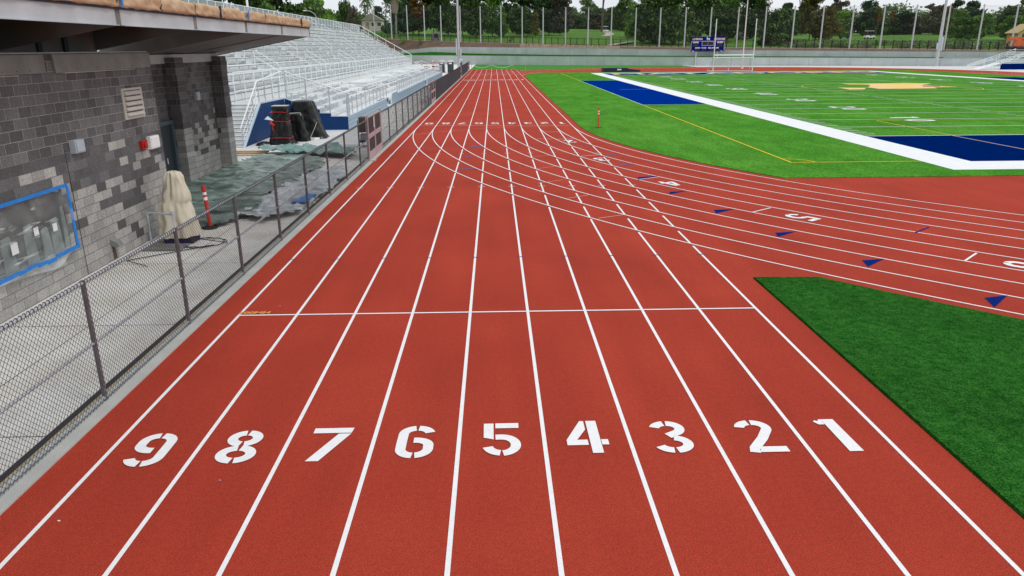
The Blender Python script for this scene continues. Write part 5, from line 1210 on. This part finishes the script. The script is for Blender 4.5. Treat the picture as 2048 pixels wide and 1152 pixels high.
T = [
 # label, u, halfwidth px, top row, off, kind, shape, seed, trunk, extra
 ('dark evergreen rising behind the wrapped deck edge at the far left', 300, 70, -60, 0, 'l_dark', 'broad', 1, .05, dict(z=150)),
 ('dark evergreen behind the top rail, second from the left', 400, 70, -60, 0, 'l_dark', 'tall', 2, .05, dict(z=165)),
 ('dark rounded tree behind the top rail near the street lamp', 492, 62, -50, 0, 'l_dark', 'broad', 2, .05, dict(z=175)),
 ('tall dark tree directly behind the curved street lamp', 572, 62, -45, 0, 'l_dark', 'tall', 1, .05, dict(z=190)),
 ('bright green tree at the left edge of the first gap of sky', 636, 30, -6, 0, 'l_mid', 'tall', 1, .1, dict(z=215)),
 ('low green tree below the gap of sky left of the round tree', 645, 36, 10, 0, 'l_mid', 'broad', 2, .08, dict(z=230)),
 ('round dark green tree between the street lamp and the palm', 692, 20, 3, 0, 'l_dark', 'broad', 3, .1, dict(z=250)),
 ('greyish brown bushy tree left of the pale house', 708, 17, 14, 0, 'l_grey', 'broad', 1, .05, dict(z=245)),
 ('dark cone shaped tree behind the pale house', 757, 15, 11, 110, 'l_pine', 'pine', 1, .08, {}),
 ('tall dark conifer at the left edge of the wood, right of the house', 795, 31, -60, 34, 'l_pine', 'pine', 2, .14, {}),
 ('dark conifer behind the dry palm trunk', 828, 34, -50, 50, 'l_dark', 'tall', 1, .18, {}),
 ('orange leaved tree among the dark conifers', 838, 19, -6, 40, 'l_ora', 'loose', 1, .62, {}),
 ('tall dark tree right of the orange leaves', 868, 33, -55, 60, 'l_dark', 'tall', 3, .20, dict(bark='barkp')),
 ('dark tree left of the left floodlight mast', 897, 33, -50, 46, 'l_dark', 'tall', 2, .18, dict(bark='barkp')),
 ('olive green tree behind the left floodlight mast', 925, 34, -45, 66, 'l_grey', 'tall', 1, .20, dict(bark='barkp')),
 ('large dark tree with a thick trunk right of the left floodlight mast', 952, 36, -50, 36, 'l_dark', 'tall', 1, .18, {}),
 ('drooping green tree with yellowish tips over the fairway', 985, 27, -20, 58, 'l_mid', 'tall', 2, .20, {}),
 ('small rounded green tree in front of the dark wood', 1004, 15, 24, 44, 'l_mid', 'broad', 1, .25, {}),
 ('dark tree with a gap of sky in its crown', 1026, 27, -40, 90, 'l_dark', 'loose', 2, .22, {}),
 ('dark tree left of the russet tree', 1046, 27, 12, 60, 'l_dark', 'broad', 1, .25, {}),
 ('russet leaved tree low in front of the wood', 1071, 14, 22, 52, 'l_yel', 'loose', 2, .25, {}),
 ('very tall dark tree behind the russet one', 1068, 36, -60, 100, 'l_dark', 'tall', 3, .16, {}),
 ('tall dark tree at the right end of the wood, by the open fairway', 1098, 30, -45, 74, 'l_pine', 'tall', 1, .16, {}),
 ('feathery olive tree beside the open sky', 1120, 23, -14, 70, 'l_grey', 'tall', 2, .18, {}),
 ('hazy pale tree far down the fairway, leftmost of three', 1145, 17, 14, 230, 'l_pale', 'broad', 1, .12, {}),
 ('tall pale green tree far down the fairway', 1173, 20, -4, 240, 'l_pale', 'tall', 1, .14, {}),
 ('low dark trees closing the end of the fairway, left clump', 1152, 22, 36, 190, 'l_dark', 'broad', 2, .10, {}),
 ('pale green tree behind the bare mast of the far course', 1196, 17, 12, 225, 'l_pale', 'broad', 2, .12, {}),
 ('grey green tree by the far golf cart', 1188, 20, 24, 180, 'l_grey', 'broad', 2, .12, {}),
 ('rounded dark tree just right of the far golf cart', 1222, 17, 14, 160, 'l_dark', 'broad', 3, .10, {}),
 ('dark bushy tree behind the cart path', 1250, 25, -2, 140, 'l_dark', 'broad', 1, .12, {}),
 ('mid green tree at the left shoulder of the great dark oak', 1270, 26, 4, 60, 'l_mid', 'broad', 2, .18, {}),
 ('broad dark oak with low spreading limbs, left of the scoreboard', 1305, 46, -14, 34, 'l_dark', 'broad', 1, .16, dict(n=9000)),
 ('great dark oak with a thick black trunk, left of the scoreboard', 1345, 48, -55, 26, 'l_dark', 'broad', 2, .17, dict(n=9000)),
 ('green topped tree above the great dark oak', 1318, 40, -42, 70, 'l_mid', 'tall', 2, .25, {}),
 ('large dark tree rising behind the scoreboard', 1400, 40, -48, 60, 'l_dark', 'broad', 3, .16, dict(n=9000)),
 ('dark tree between scoreboard and goal upright', 1440, 32, 8, 44, 'l_dark', 'broad', 1, .18, {}),
 ('tall dark tree with green top behind the goal', 1462, 30, -35, 80, 'l_mid', 'tall', 3, .2, {}),
 ('dark purple-grey tree right of the tall white pole', 1500, 30, -22, 70, 'l_dark', 'broad', 2, .16, {}),
 ('rust tipped tree behind the right goal upright', 1520, 14, 2, 100, 'l_yel', 'loose', 1, .2, {}),
 ('dark low tree with hanging branches right of the goal', 1552, 34, 18, 24, 'l_dark', 'broad', 3, .04, {}),
 ('dark pointed tree behind the hanging tree', 1568, 20, 5, 110, 'l_pine', 'pine', 3, .1, {}),
 ('green bushy tree right of the hanging tree', 1587, 21, 20, 60, 'l_mid', 'broad', 1, .15, {}),
 ('tall yellow-brown eucalyptus standing clear against the sky', 1618, 24, -34, 40, 'l_yel', 'tall', 3, .22, dict(n=12000)),
 ('thin tall grey crown showing above the green trees', 1672, 15, -18, 150, 'l_grey', 'tall', 1, .30, {}),
 ('olive and orange tree right of the eucalyptus', 1648, 27, 12, 62, 'l_yel', 'broad', 1, .16, {}),
 ('green rounded tree left of the large dark pine', 1678, 25, 18, 70, 'l_mid', 'broad', 2, .10, {}),
 ('large dark round-topped pine right of centre', 1733, 29, 1, 92, 'l_pine', 'broad', 1, .12, {}),
 ('green tree with orange top in front of the dark pine', 1744, 25, 14, 78, 'l_mid', 'broad', 3, .10, {}),
 ('orange leaved crown on the shoulder of the dark pine', 1750, 10, 12, 70, 'l_ora', 'loose', 2, .55, {}),
 ('small orange crown right of the dark pine', 1780, 9, 20, 80, 'l_ora', 'loose', 3, .50, {}),
 ('green bushy tree below the small orange crown', 1782, 24, 34, 74, 'l_mid', 'broad', 1, .06, {}),
 ('low dark tree on the skyline', 1806, 26, 21, 120, 'l_pine', 'broad', 2, .08, {}),
 ('olive tree left of the bare tree', 1822, 18, 34, 72, 'l_grey', 'broad', 3, .08, {}),
 ('half bare tree with a wide thin grey crown', 1856, 28, 3, 70, 'l_grey', 'loose', 2, .18, dict(n=2600, limbs=11)),
 ('russet shrubby tree behind the right floodlight mast', 1882, 18, 8, 84, 'l_yel', 'broad', 2, .10, {}),
 ('dark pine top left of the right floodlight mast', 1905, 20, -2, 120, 'l_pine', 'pine', 1, .15, {}),
 ('bright green spreading tree right of the right floodlight mast', 1912, 22, 18, 56, 'l_mid', 'broad', 1, .22, {}),
 ('tall dark umbrella pine on the right', 1937, 21, 2, 100, 'l_pine', 'broad', 3, .30, {}),
 ('fresh green low spreading tree with a forked trunk', 1938, 27, 30, 46, 'l_mid', 'broad', 2, .22, {}),
 ('small dark tree just left of the notch of sky', 1968, 17, 26, 70, 'l_mid', 'broad', 3, .18, {}),
 ('large dark tree right of the notch of sky', 2016, 28, 13, 60, 'l_dark', 'broad', 1, .18, {}),
 ('twiggy pale crown above the large dark tree', 2005, 12, 8, 90, 'l_grey', 'loose', 1, .20, dict(n=5200)),
 ('dark tree at the right edge of the view', 2052, 26, -10, 70, 'l_dark', 'tall', 2, .16, {}),
 ('green spreading tree with dark trunk in front of the large dark tree', 2022, 24, 30, 44, 'l_mid', 'broad', 1, .24, {}),
 ('dark tree beyond the right edge', 2105, 34, -5, 60, 'l_dark', 'broad', 2, .16, {}),
]
for lb, u, hw, vt, off, kind, shp, sd, tk, kw in T:
    if kind == 'l_ora': tk = .95
    if u > 1575 and 'eucalyptus' not in lb and 'spreading' not in lb: off = max(off, 112+(off % 7)*4)
    elif u > 1575: off = max(off, 64)
    tr_px('tree' if shp not in ('pine',) else 'pine_tree', lb, u, hw, vt, off, kind, shp, sd, tk, **kw)
# young trees on the slope, small shrubs planted in a row
for u, hw, vt, off, lb in ((806, 7, 72, 6.2, 'young leafy tree on the brown slope, left one of the pair'), (841, 7, 73, 6.2, 'young leafy tree on the brown slope, right one of the pair')):
    p = hit(u, 90, off); p.z = p.z
    q = terr(u, 8.5); z0 = lerp(ZU_, p.x)+(q.z-lerp(ZU_, p.x))*.5-.3; p.z = z0
    d = (p-CAM).dot(FW); tree('young_tree', lb, p, hw*d/F, AY(u, vt, p.y).z-z0, 'l_mid', 'bush', 1, .15, group='young trees on the slope', n=900)
p = terr(1022, 12); tree('shrub', 'round dark shrub behind the iron fence near the open fairway', p, 1.3, AY(1022, 72, p.y).z-p.z, 'l_grey', 'bush', 2, .1, group=None, cat='shrub', n=900)
k = 0
for u in (1036, 1052, 1057, 1067, 1081, 1104, 1110, 1117, 1123, 1133, 1142, 1150, 1157, 1165, 1173, 1182, 1190, 1200, 1207):
    p = hit(u, 92, 5.6); q = terr(u, 8.5); p.z = lerp(ZU_, p.x)+(q.z-lerp(ZU_, p.x))*.42
    tree('shrub', 'tiny dark shrub in the planted row on the dry slope, %s from the left' % ORD[k], p, .50+.12*(k % 3), .95+.15*(k % 2), 'l_dark', 'bush', 1+k % 2, .05, group='planted shrubs on the dry slope', n=260, cat='shrub', limbs=3); k += 1
# rough scrub behind the iron fence (nobody could count it)
def scrub(name, u0, u1, o0, o1, n, kinds, hmax, lb):
    rr = random.Random(5); mb = MB()
    for _ in range(n):
        u = rr.uniform(u0, u1); off = rr.uniform(o0, o1); p = terr(u, off); m_ = noise.noise(Vector((u*.03, off*.08, 2)))
        if m_ < -.18: continue
        mb.use(kinds[0] if m_ > .12 else kinds[1] if rr.random() < .6 else kinds[2 % len(kinds)])
        for _ in range(26):
            q = p+Vector((rr.gauss(0, .8), rr.gauss(0, .8), abs(rr.gauss(0, hmax*.42))))
            a = Vector((rr.gauss(0, 1), rr.gauss(0, 1), rr.gauss(0, 1))).normalized(); b = a.orthogonal().normalized(); l = .26
            mb.poly([q-a*l, q-b*l*.5, q+a*l, q+b*l*.5])
    o = mb.build(name, None); tag(o, lb, 'scrub', None, 'stuff'); return o
scrub('scrub', 1540, 2110, 12, 30, 800, ['l_dark', 'l_grey', 'l_mid'], 1.25, 'rough grey-green scrub along the golf course behind the iron fence')
# far wood that closes the view between the trees
rr = random.Random(9); mb = MB()
for _ in range(4200):
    u = rr.uniform(600, 2250); off = 300+rr.uniform(0, 30); p = terr(u, off)
    hgt = 12+5*noise.noise(Vector((u*.012, 0, 0)))+ (26 if 770 < u < 1115 or 1265 < u < 1530 else 0)
    mb.use('l_dark' if noise.noise(Vector((u*.03, 5, 0))) < .05 else 'l_grey')
    c0 = p+Vector((0, 0, rr.uniform(0, hgt)-1))
    for _ in range(12):
        q = c0+Vector((rr.gauss(0, 1.8), rr.gauss(0, 1.8), rr.gauss(0, 1.4)))
        a = Vector((rr.gauss(0, 1), rr.gauss(0, 1), rr.gauss(0, 1))).normalized(); b = a.orthogonal().normalized(); l = 1.0
        mb.poly([q-a*l, q-b*l*.6, q+a*l, q+b*l*.6])
tag(mb.build('far_wood', None), 'dark belt of distant trees closing the golf course', 'wood', None, 'stuff')
# fairway undergrowth just behind trees at left
# palm and dry-skirted palm
def palm(u, vt, off, lb, skirt, wr=2.6, z=None):
    p = terr(u, off); h = AY(u, vt, p.y).z-p.z; t = empty('palm_tree', p, lb, 'palm')
    MB().use('barkp').tube([(p.x, p.y, p.z-.2), (p.x+.2, p.y, p.z+h*.5), (p.x, p.y, p.z+h)], .38, 8, .25).build('trunk', None, t)
    mb = MB().use('l_dark'); r2 = random.Random(int(u))
    for q in range(30):
        a = r2.uniform(0, 6.28); el_ = r2.uniform(-.5, 1.2); c = Vector((p.x, p.y, p.z+h)); pts = []
        for s_ in range(7):
            tt = s_/6; pts.append(c+Vector((math.cos(a)*wr*tt*math.cos(el_*.6), math.sin(a)*wr*tt*math.cos(el_*.6), wr*(math.sin(el_)*tt-.75*tt*tt))))
        for s_ in range(6):
            d = (pts[s_+1]-pts[s_]); sd = Vector((-math.sin(a), math.cos(a), 0))*.5*(1.1-abs(s_/6-.4))
            mb.poly([pts[s_], pts[s_+1], pts[s_+1]+sd-Vector((0, 0, .35))]); mb.poly([pts[s_], pts[s_]-sd-Vector((0, 0, .35)), pts[s_+1]])
    mb.build('fronds', None, t)
    if skirt: MB().use('thatch').tube([(p.x, p.y, p.z+h*.62), (p.x, p.y, p.z+h*.75), (p.x, p.y, p.z+h*1.0)], .8, 10, 1.5).build('dry_skirt', None, t)
palm(737, 0, 70, 'slender palm with dark fronds beside the pale house', False, 3.4)
palm(733, 12, 85, 'shorter palm just left of the slender one', False, 2.6)
palm(793, -4, 20, 'tall palm trunk with a dry tan skirt among the conifers', True, 3.5)
# dead tall trunk in the far fairway
p = terr(1203, 120); t = empty('bare_tree', p, 'tall thin bare twin-stemmed tree far down the fairway', 'tree')
MB().use('bark').tube([p-Vector((0, 0, .2)), p+Vector((.4, 0, 14)), p+Vector((.9, 0, 30))], .45, 6, .15).build('trunk', None, t); MB().use('bark').tube([p+Vector((.4, .0, 10)), p+Vector((1.6, 0, 20)), p+Vector((2.0, 0, 29))], .25, 5, .1).build('limb', None, t)
# pale house
p = terr(742, 92); hx, hy, hz = p.x, p.y, p.z-1.0; s_ = (p-CAM).dot(FW)/F
ho = empty('house', (hx, hy, hz), 'pale stucco house with a low tiled roof and chimney beyond the stand', 'house')
W2 = 17*s_
MB().use('stucco').box(hx-W2, hx+W2*1.3, hy, hy+8, hz, hz+5.2).build('wall', None, ho)
MB().use('tile').prismv([(hx-W2-.5, hy-.5, hz+5.2), (hx+W2*.1, hy-.5, hz+8.0), (hx+W2*.6, hy-.5, hz+7.0), (hx+W2*1.3+.5, hy-.5, hz+5.2)], (0, 9, 0)).build('roof', None, ho)
MB().use('stucco').box(hx+W2*.15, hx+W2*.15+1.1, hy+1, hy+2, hz+6.5, hz+9.3).build('chimney', None, ho)
for a in (-.55, .1, .8):
    w_ = MB().use('whitep').box(hx+W2*a-.15, hx+W2*a+1.75, hy-.06, hy-.001, hz+2.7, hz+4.5).build('window', None, ho); MB().use('win').box(hx+W2*a, hx+W2*a+1.6, hy-.08, hy-.061, hz+2.85, hz+4.35).build('pane', None, w_)
# curved street lamp behind the stand
p = AY(632, 30, 175); t = empty('street_lamp', (p.x, p.y, 0), 'grey curved-arm street lamp behind the top rail of the stand', 'street lamp')
MB().use('pole').tube([(p.x, 175, 0), (p.x, 175, p.z-.4)], .12, 8, .08).build('pole', None, t)
e = AY(612, 21.5, 175); MB().use('pole').tube([(p.x, 175, p.z-.4), (p.x-.3, 175, p.z+.2), (p.x-1.2, 175, e.z-.05), (e.x, 175, e.z)], .06, 6).build('arm', None, t)
MB().use('whitep').box(e.x-.6, e.x+.1, 174.85, 175.15, e.z-.05, e.z+.1).build('lamp_head', None, t)
tall = AY(496, 22, 140); t = empty('lamp_mast', (tall.x, 140, 0), 'plain white mast rising behind the top rail of the stand', 'mast')
MB().use('whitep').tube([(tall.x, 140, 0), (tall.x, 140, 26)], .22, 8, .16).build('shaft', None, t)
# utility cabinet with round drain by the fence
p = terr(871, 11); t = empty('utility_cabinet', p, 'grey panel with a round black opening behind the iron fence', 'cabinet')
MB().use('board').box(p.x-1.3, p.x+1.3, p.y, p.y+.8, p.z-.3, p.z+2.4).build('panel', None, t); MB().use('rubber').tube([(p.x+.2, p.y-.06, p.z+1.5), (p.x+.2, p.y-.002, p.z+1.5)], .65, 16).build('round_opening', None, t)
# golf carts
def cart(u, off, lb, yaw, k='whitep'):
    p = terr(u, off); 
    c = empty('golf_cart', (0, 0, 0), lb, 'golf cart', 'golf carts on the course')
    MB().use(k).prismv([(-1.2, -.55, .35), (1.2, -.55, .35), (1.25, -.55, .65), (.75, -.55, .85), (.6, -.55, .55), (-.25, -.55, .55), (-.3, -.55, .85), (-1.2, -.55, .85)], (0, 1.1, 0)).build('body', None, c)
    MB().use(k).prismv([(-1.05, -.6, 1.84), (.85, -.6, 1.84), (.75, -.6, 1.92), (-.95, -.6, 1.92)], (0, 1.2, 0)).build('canopy', None, c)
    for x, z in ((-.95, .85), (.75, .8)):
        for y in (-.52, .52): MB().use('board').tube([(x, y, z), (x*.93, y, 1.85)], .025, 5).build('canopy_post', None, c)
    MB().use('rubber').box(-.3, .2, -.5, .5, .72, .84).box(-.36, -.28, -.5, .5, .86, 1.25).build('seat', None, c)
    for x in (-.8, .85):
        for y in (-.62, .5): MB().use('rubber').tube([(x, y, .25), (x, y+.12, .25)], .25, 14).build('wheel', None, c)
    MB().use('greyd').tube([(-.95, -.3, .85), (-1.1, -.3, 1.45)], .17, 8).build('golf_bag', None, c)
    c.location = p; c.rotation_euler = (0, 0, yaw); c.scale = (1.25,)*3; return c
cart(1738, 66, 'white golf cart on the fairway, below the large dark pine', .2)
cart(1688, 70, 'dark golf cart under the trees, left of the white one', 2.6, 'greyd')
cart(1211, 112, 'white golf cart far away at the end of the cart path', 1.1)
cart(1484, 60, 'dark golf cart half hidden behind the tall white pole', .5, 'greyd')
# orange lift and tan shed at the right edge
p = terr(2040, 9.3); bx, by, bz = p.x, p.y-.8, p.z
lf = empty('boom_lift', (bx, by, bz), 'orange boom lift parked by the tan shed at the right edge', 'boom lift')
MB().use('greyd').box(bx-2.6, bx+1.6, by, by+2.1, bz+.4, bz+.9).build('chassis', None, lf)
for x in (-1.9, .9):
    for y in (0, 1.8): wv = MB().use('rubber').tube([(bx+x, by+y-.1, bz+.45), (bx+x, by+y+.3, bz+.45)], .5, 16).build('wheel', None, lf)
MB().use('lift').prismv([(bx-2.0, by+.2, bz+.95), (bx+2.6, by+.2, bz+.95), (bx+2.6, by+.2, bz+2.1), (bx-1.4, by+.2, bz+2.3)], (0, 1.7, 0)).build('turret', None, lf)
MB().use('lift').prismv([(bx-3.0, by+.7, bz+2.45), (bx+4.5, by+.7, bz+2.35), (bx+4.5, by+.7, bz+2.75), (bx-3.0, by+.7, bz+2.95)], (0, .5, 0)).build('boom', None, lf)
MB().use('lift').tube([(bx-3, by+.9, bz+2.7), (bx-3.3, by+.9, bz+1.6)], .12, 6).build('jib', None, lf)
q = terr(2046, 22); sx_, sy_2, sz = q.x, q.y, q.z
sh = empty('shed', (sx_, sy_2, sz), 'tan gabled shed behind the orange lift', 'shed')
MB().use('tan').prismv([(sx_-1.9, sy_2, sz-.3), (sx_+4, sy_2, sz-.3), (sx_+4, sy_2, sz+3.4), (sx_+1.05, sy_2, sz+5.2), (sx_-1.9, sy_2, sz+3.4)], (0, 4, 0)).build('wall', None, sh)
MB().use('tan').prismv([(sx_-2.4, sy_2-.3, sz+3.2), (sx_+1.05, sy_2-.3, sz+5.3), (sx_+1.05, sy_2-.3, sz+5.5), (sx_-2.5, sy_2-.3, sz+3.4)], (0, 4.6, 0)).build('roof', None, sh)
MB().use('win').box(sx_-.9, sx_-.1, sy_2-.03, sy_2-.001, sz+1.5, sz+3.2).build('window', None, sh)
# small stand at the right edge, racks and guard rail in front of the wall
ax, ay = 95.6, 143.0
ss = empty('small_stand', (ax, ay, 0), 'small aluminium stand with navy cladding at the far right edge', 'grandstand')
MB().use('tnavy').box(ax, ax+16, ay, ay+.1, .05, 1.1).build('front_cladding', None, ss)
for k in range(7): MB().use('alu').box(ax+1+k*.5, ax+16, ay+.3+k*.75, ay+1.02+k*.75, 1.0+k*.42, 1.05+k*.42).build('bench_row', None, ss)
for y in (ay-.05, ay+5.5):
    h = MB().use('rail')
    for z in (0, .35, .7): h.tube([(ax-3.0, y, .35+z*.6), (ax+6.0, y, 3.0+z)], .05, 6)
    for q_ in range(7): h.tube([(ax-3+q_*1.5, y, .1+q_*.42), (ax-3+q_*1.5, y, .8+q_*.5)], .045, 6)
    h.build('ramp_rail', None, ss)
MB().use('rail').prismv([(ax-4, ay+.3, .02), (ax+.0, ay+.3, 1.1), (ax, ay+.3, 1.2), (ax-4, ay+.3, .12)], (0, 2, 0)).build('ramp', None, ss)
for i, (u, v0, v1, lb) in enumerate(((1974, 117, 136, 'silver equipment rack on the far slab, left one of two'), (1997, 117, 136, 'silver equipment rack on the far slab, right one beside the small stand'))):
    p = G(u, 136.5); t = empty('equipment_rack', p, lb, 'rack', 'equipment racks on the far slab')
    for x in (-.75, .75): MB().use('rail').tube([p+Vector((x, 0, 0)), p+Vector((x, 0, 2.0))], .05, 6).build('upright', None, t)
    for z in (.35, 1.05, 1.8): MB().use('galv' if z < 1.5 else 'lblue').box(p.x-.8, p.x+.8, p.y, p.y+.7, z, z+.28).build('shelf', None, t)
MB_ = MB().use('galv'); 
gr_ = empty('guard_rail', G(1885, 134), 'thin grey guard rail along the back of the far slab at the right', 'guard rail')
pp = [G(u, v) for u, v in ((1885, 133), (1905, 133.3), (1925, 133.8), (1945, 134.3), (1962, 134.8))]
for p in pp: MB().use('galv').tube([p, p+Vector((0, 0, 1.9))], .05, 6).build('post', None, gr_)
for z in (1.0, 1.9): MB().use('galv').tube([p+Vector((0, 0, z)) for p in pp], .04, 6).build('rail', None, gr_)
# little litter on the track: dry leaves and petals
for q, (u, v, lb) in enumerate([(440, 962, 'pale pink petal lying on lane eight below the number'), (560, 613, 'pale petal lying just above the start line in lane nine'), (118, 1043, 'pale leaf scrap at the bottom of lane nine')]):
    p = G(u, v); a = .018+.006*(q % 2)
    mb = MB().use('pink' if q < 2 else 'orange' if q == 3 else 'whitep')
    mb.prism([(p.x-a, p.y), (p.x-a*.1, p.y-a*.5), (p.x+a, p.y-.1*a), (p.x+.1*a, p.y+a*.5)], .006, .014); tag(mb.build('leaf', None, None, (p.x, p.y, 0)), lb, 'litter')

# ================================================================== light
w = bpy.data.worlds.new('World'); S.world = w; w.use_nodes = True; nt = w.node_tree
SUN_EL, SUN_AZ = 52, 115   # azimuth from +Y towards +X
sky = nt.nodes.new('ShaderNodeTexSky'); sky.sky_type = 'NISHITA'; sky.sun_disc = False
sky.sun_elevation = R_(SUN_EL); sky.sun_rotation = R_(SUN_AZ); sky.dust_density = 4; sky.air_density = 1.0
bgn = nt.nodes['Background']; bgn.inputs['Strength'].default_value = .1
tc = nt.nodes.new('ShaderNodeTexCoord'); mp = nt.nodes.new('ShaderNodeMapping'); mp.inputs['Scale'].default_value = (1, 1, 4)
nz = nt.nodes.new('ShaderNodeTexNoise'); nz.inputs['Scale'].default_value = 2.2; nz.inputs['Detail'].default_value = 7
nt.links.new(tc.outputs['Generated'], mp.inputs[0]); nt.links.new(mp.outputs[0], nz.inputs['Vector'])
rp_ = nt.nodes.new('ShaderNodeValToRGB'); rp_.color_ramp.elements[0].position = .3; rp_.color_ramp.elements[1].position = .7
rp_.color_ramp.elements[0].color = (8.2, 8.7, 9.3, 1); rp_.color_ramp.elements[1].color = (9.8, 10.0, 10.2, 1)
nt.links.new(nz.outputs['Fac'], rp_.inputs[0])
mx = nt.nodes.new('ShaderNodeMix'); mx.data_type = 'RGBA'; mx.inputs[0].default_value = .9
nt.links.new(sky.outputs[0], mx.inputs[6]); nt.links.new(rp_.outputs[0], mx.inputs[7]); nt.links.new(mx.outputs[2], bgn.inputs['Color'])
sd = bpy.data.lights.new('Sun', 'SUN'); sd.energy = 1.1; sd.angle = R_(14); sd.color = (1, .965, .92)
so_ = bpy.data.objects.new('Sun', sd); COL.objects.link(so_)
dirv = Vector((math.sin(R_(SUN_AZ))*math.cos(R_(SUN_EL)), math.cos(R_(SUN_AZ))*math.cos(R_(SUN_EL)), math.sin(R_(SUN_EL))))
so_.rotation_euler = dirv.to_track_quat('Z', 'Y').to_euler()
S.view_settings.view_transform = 'Standard'; S.view_settings.look = 'None'; S.view_settings.gamma = 1; S.view_settings.exposure = 0
S.render.engine = 'CYCLES'
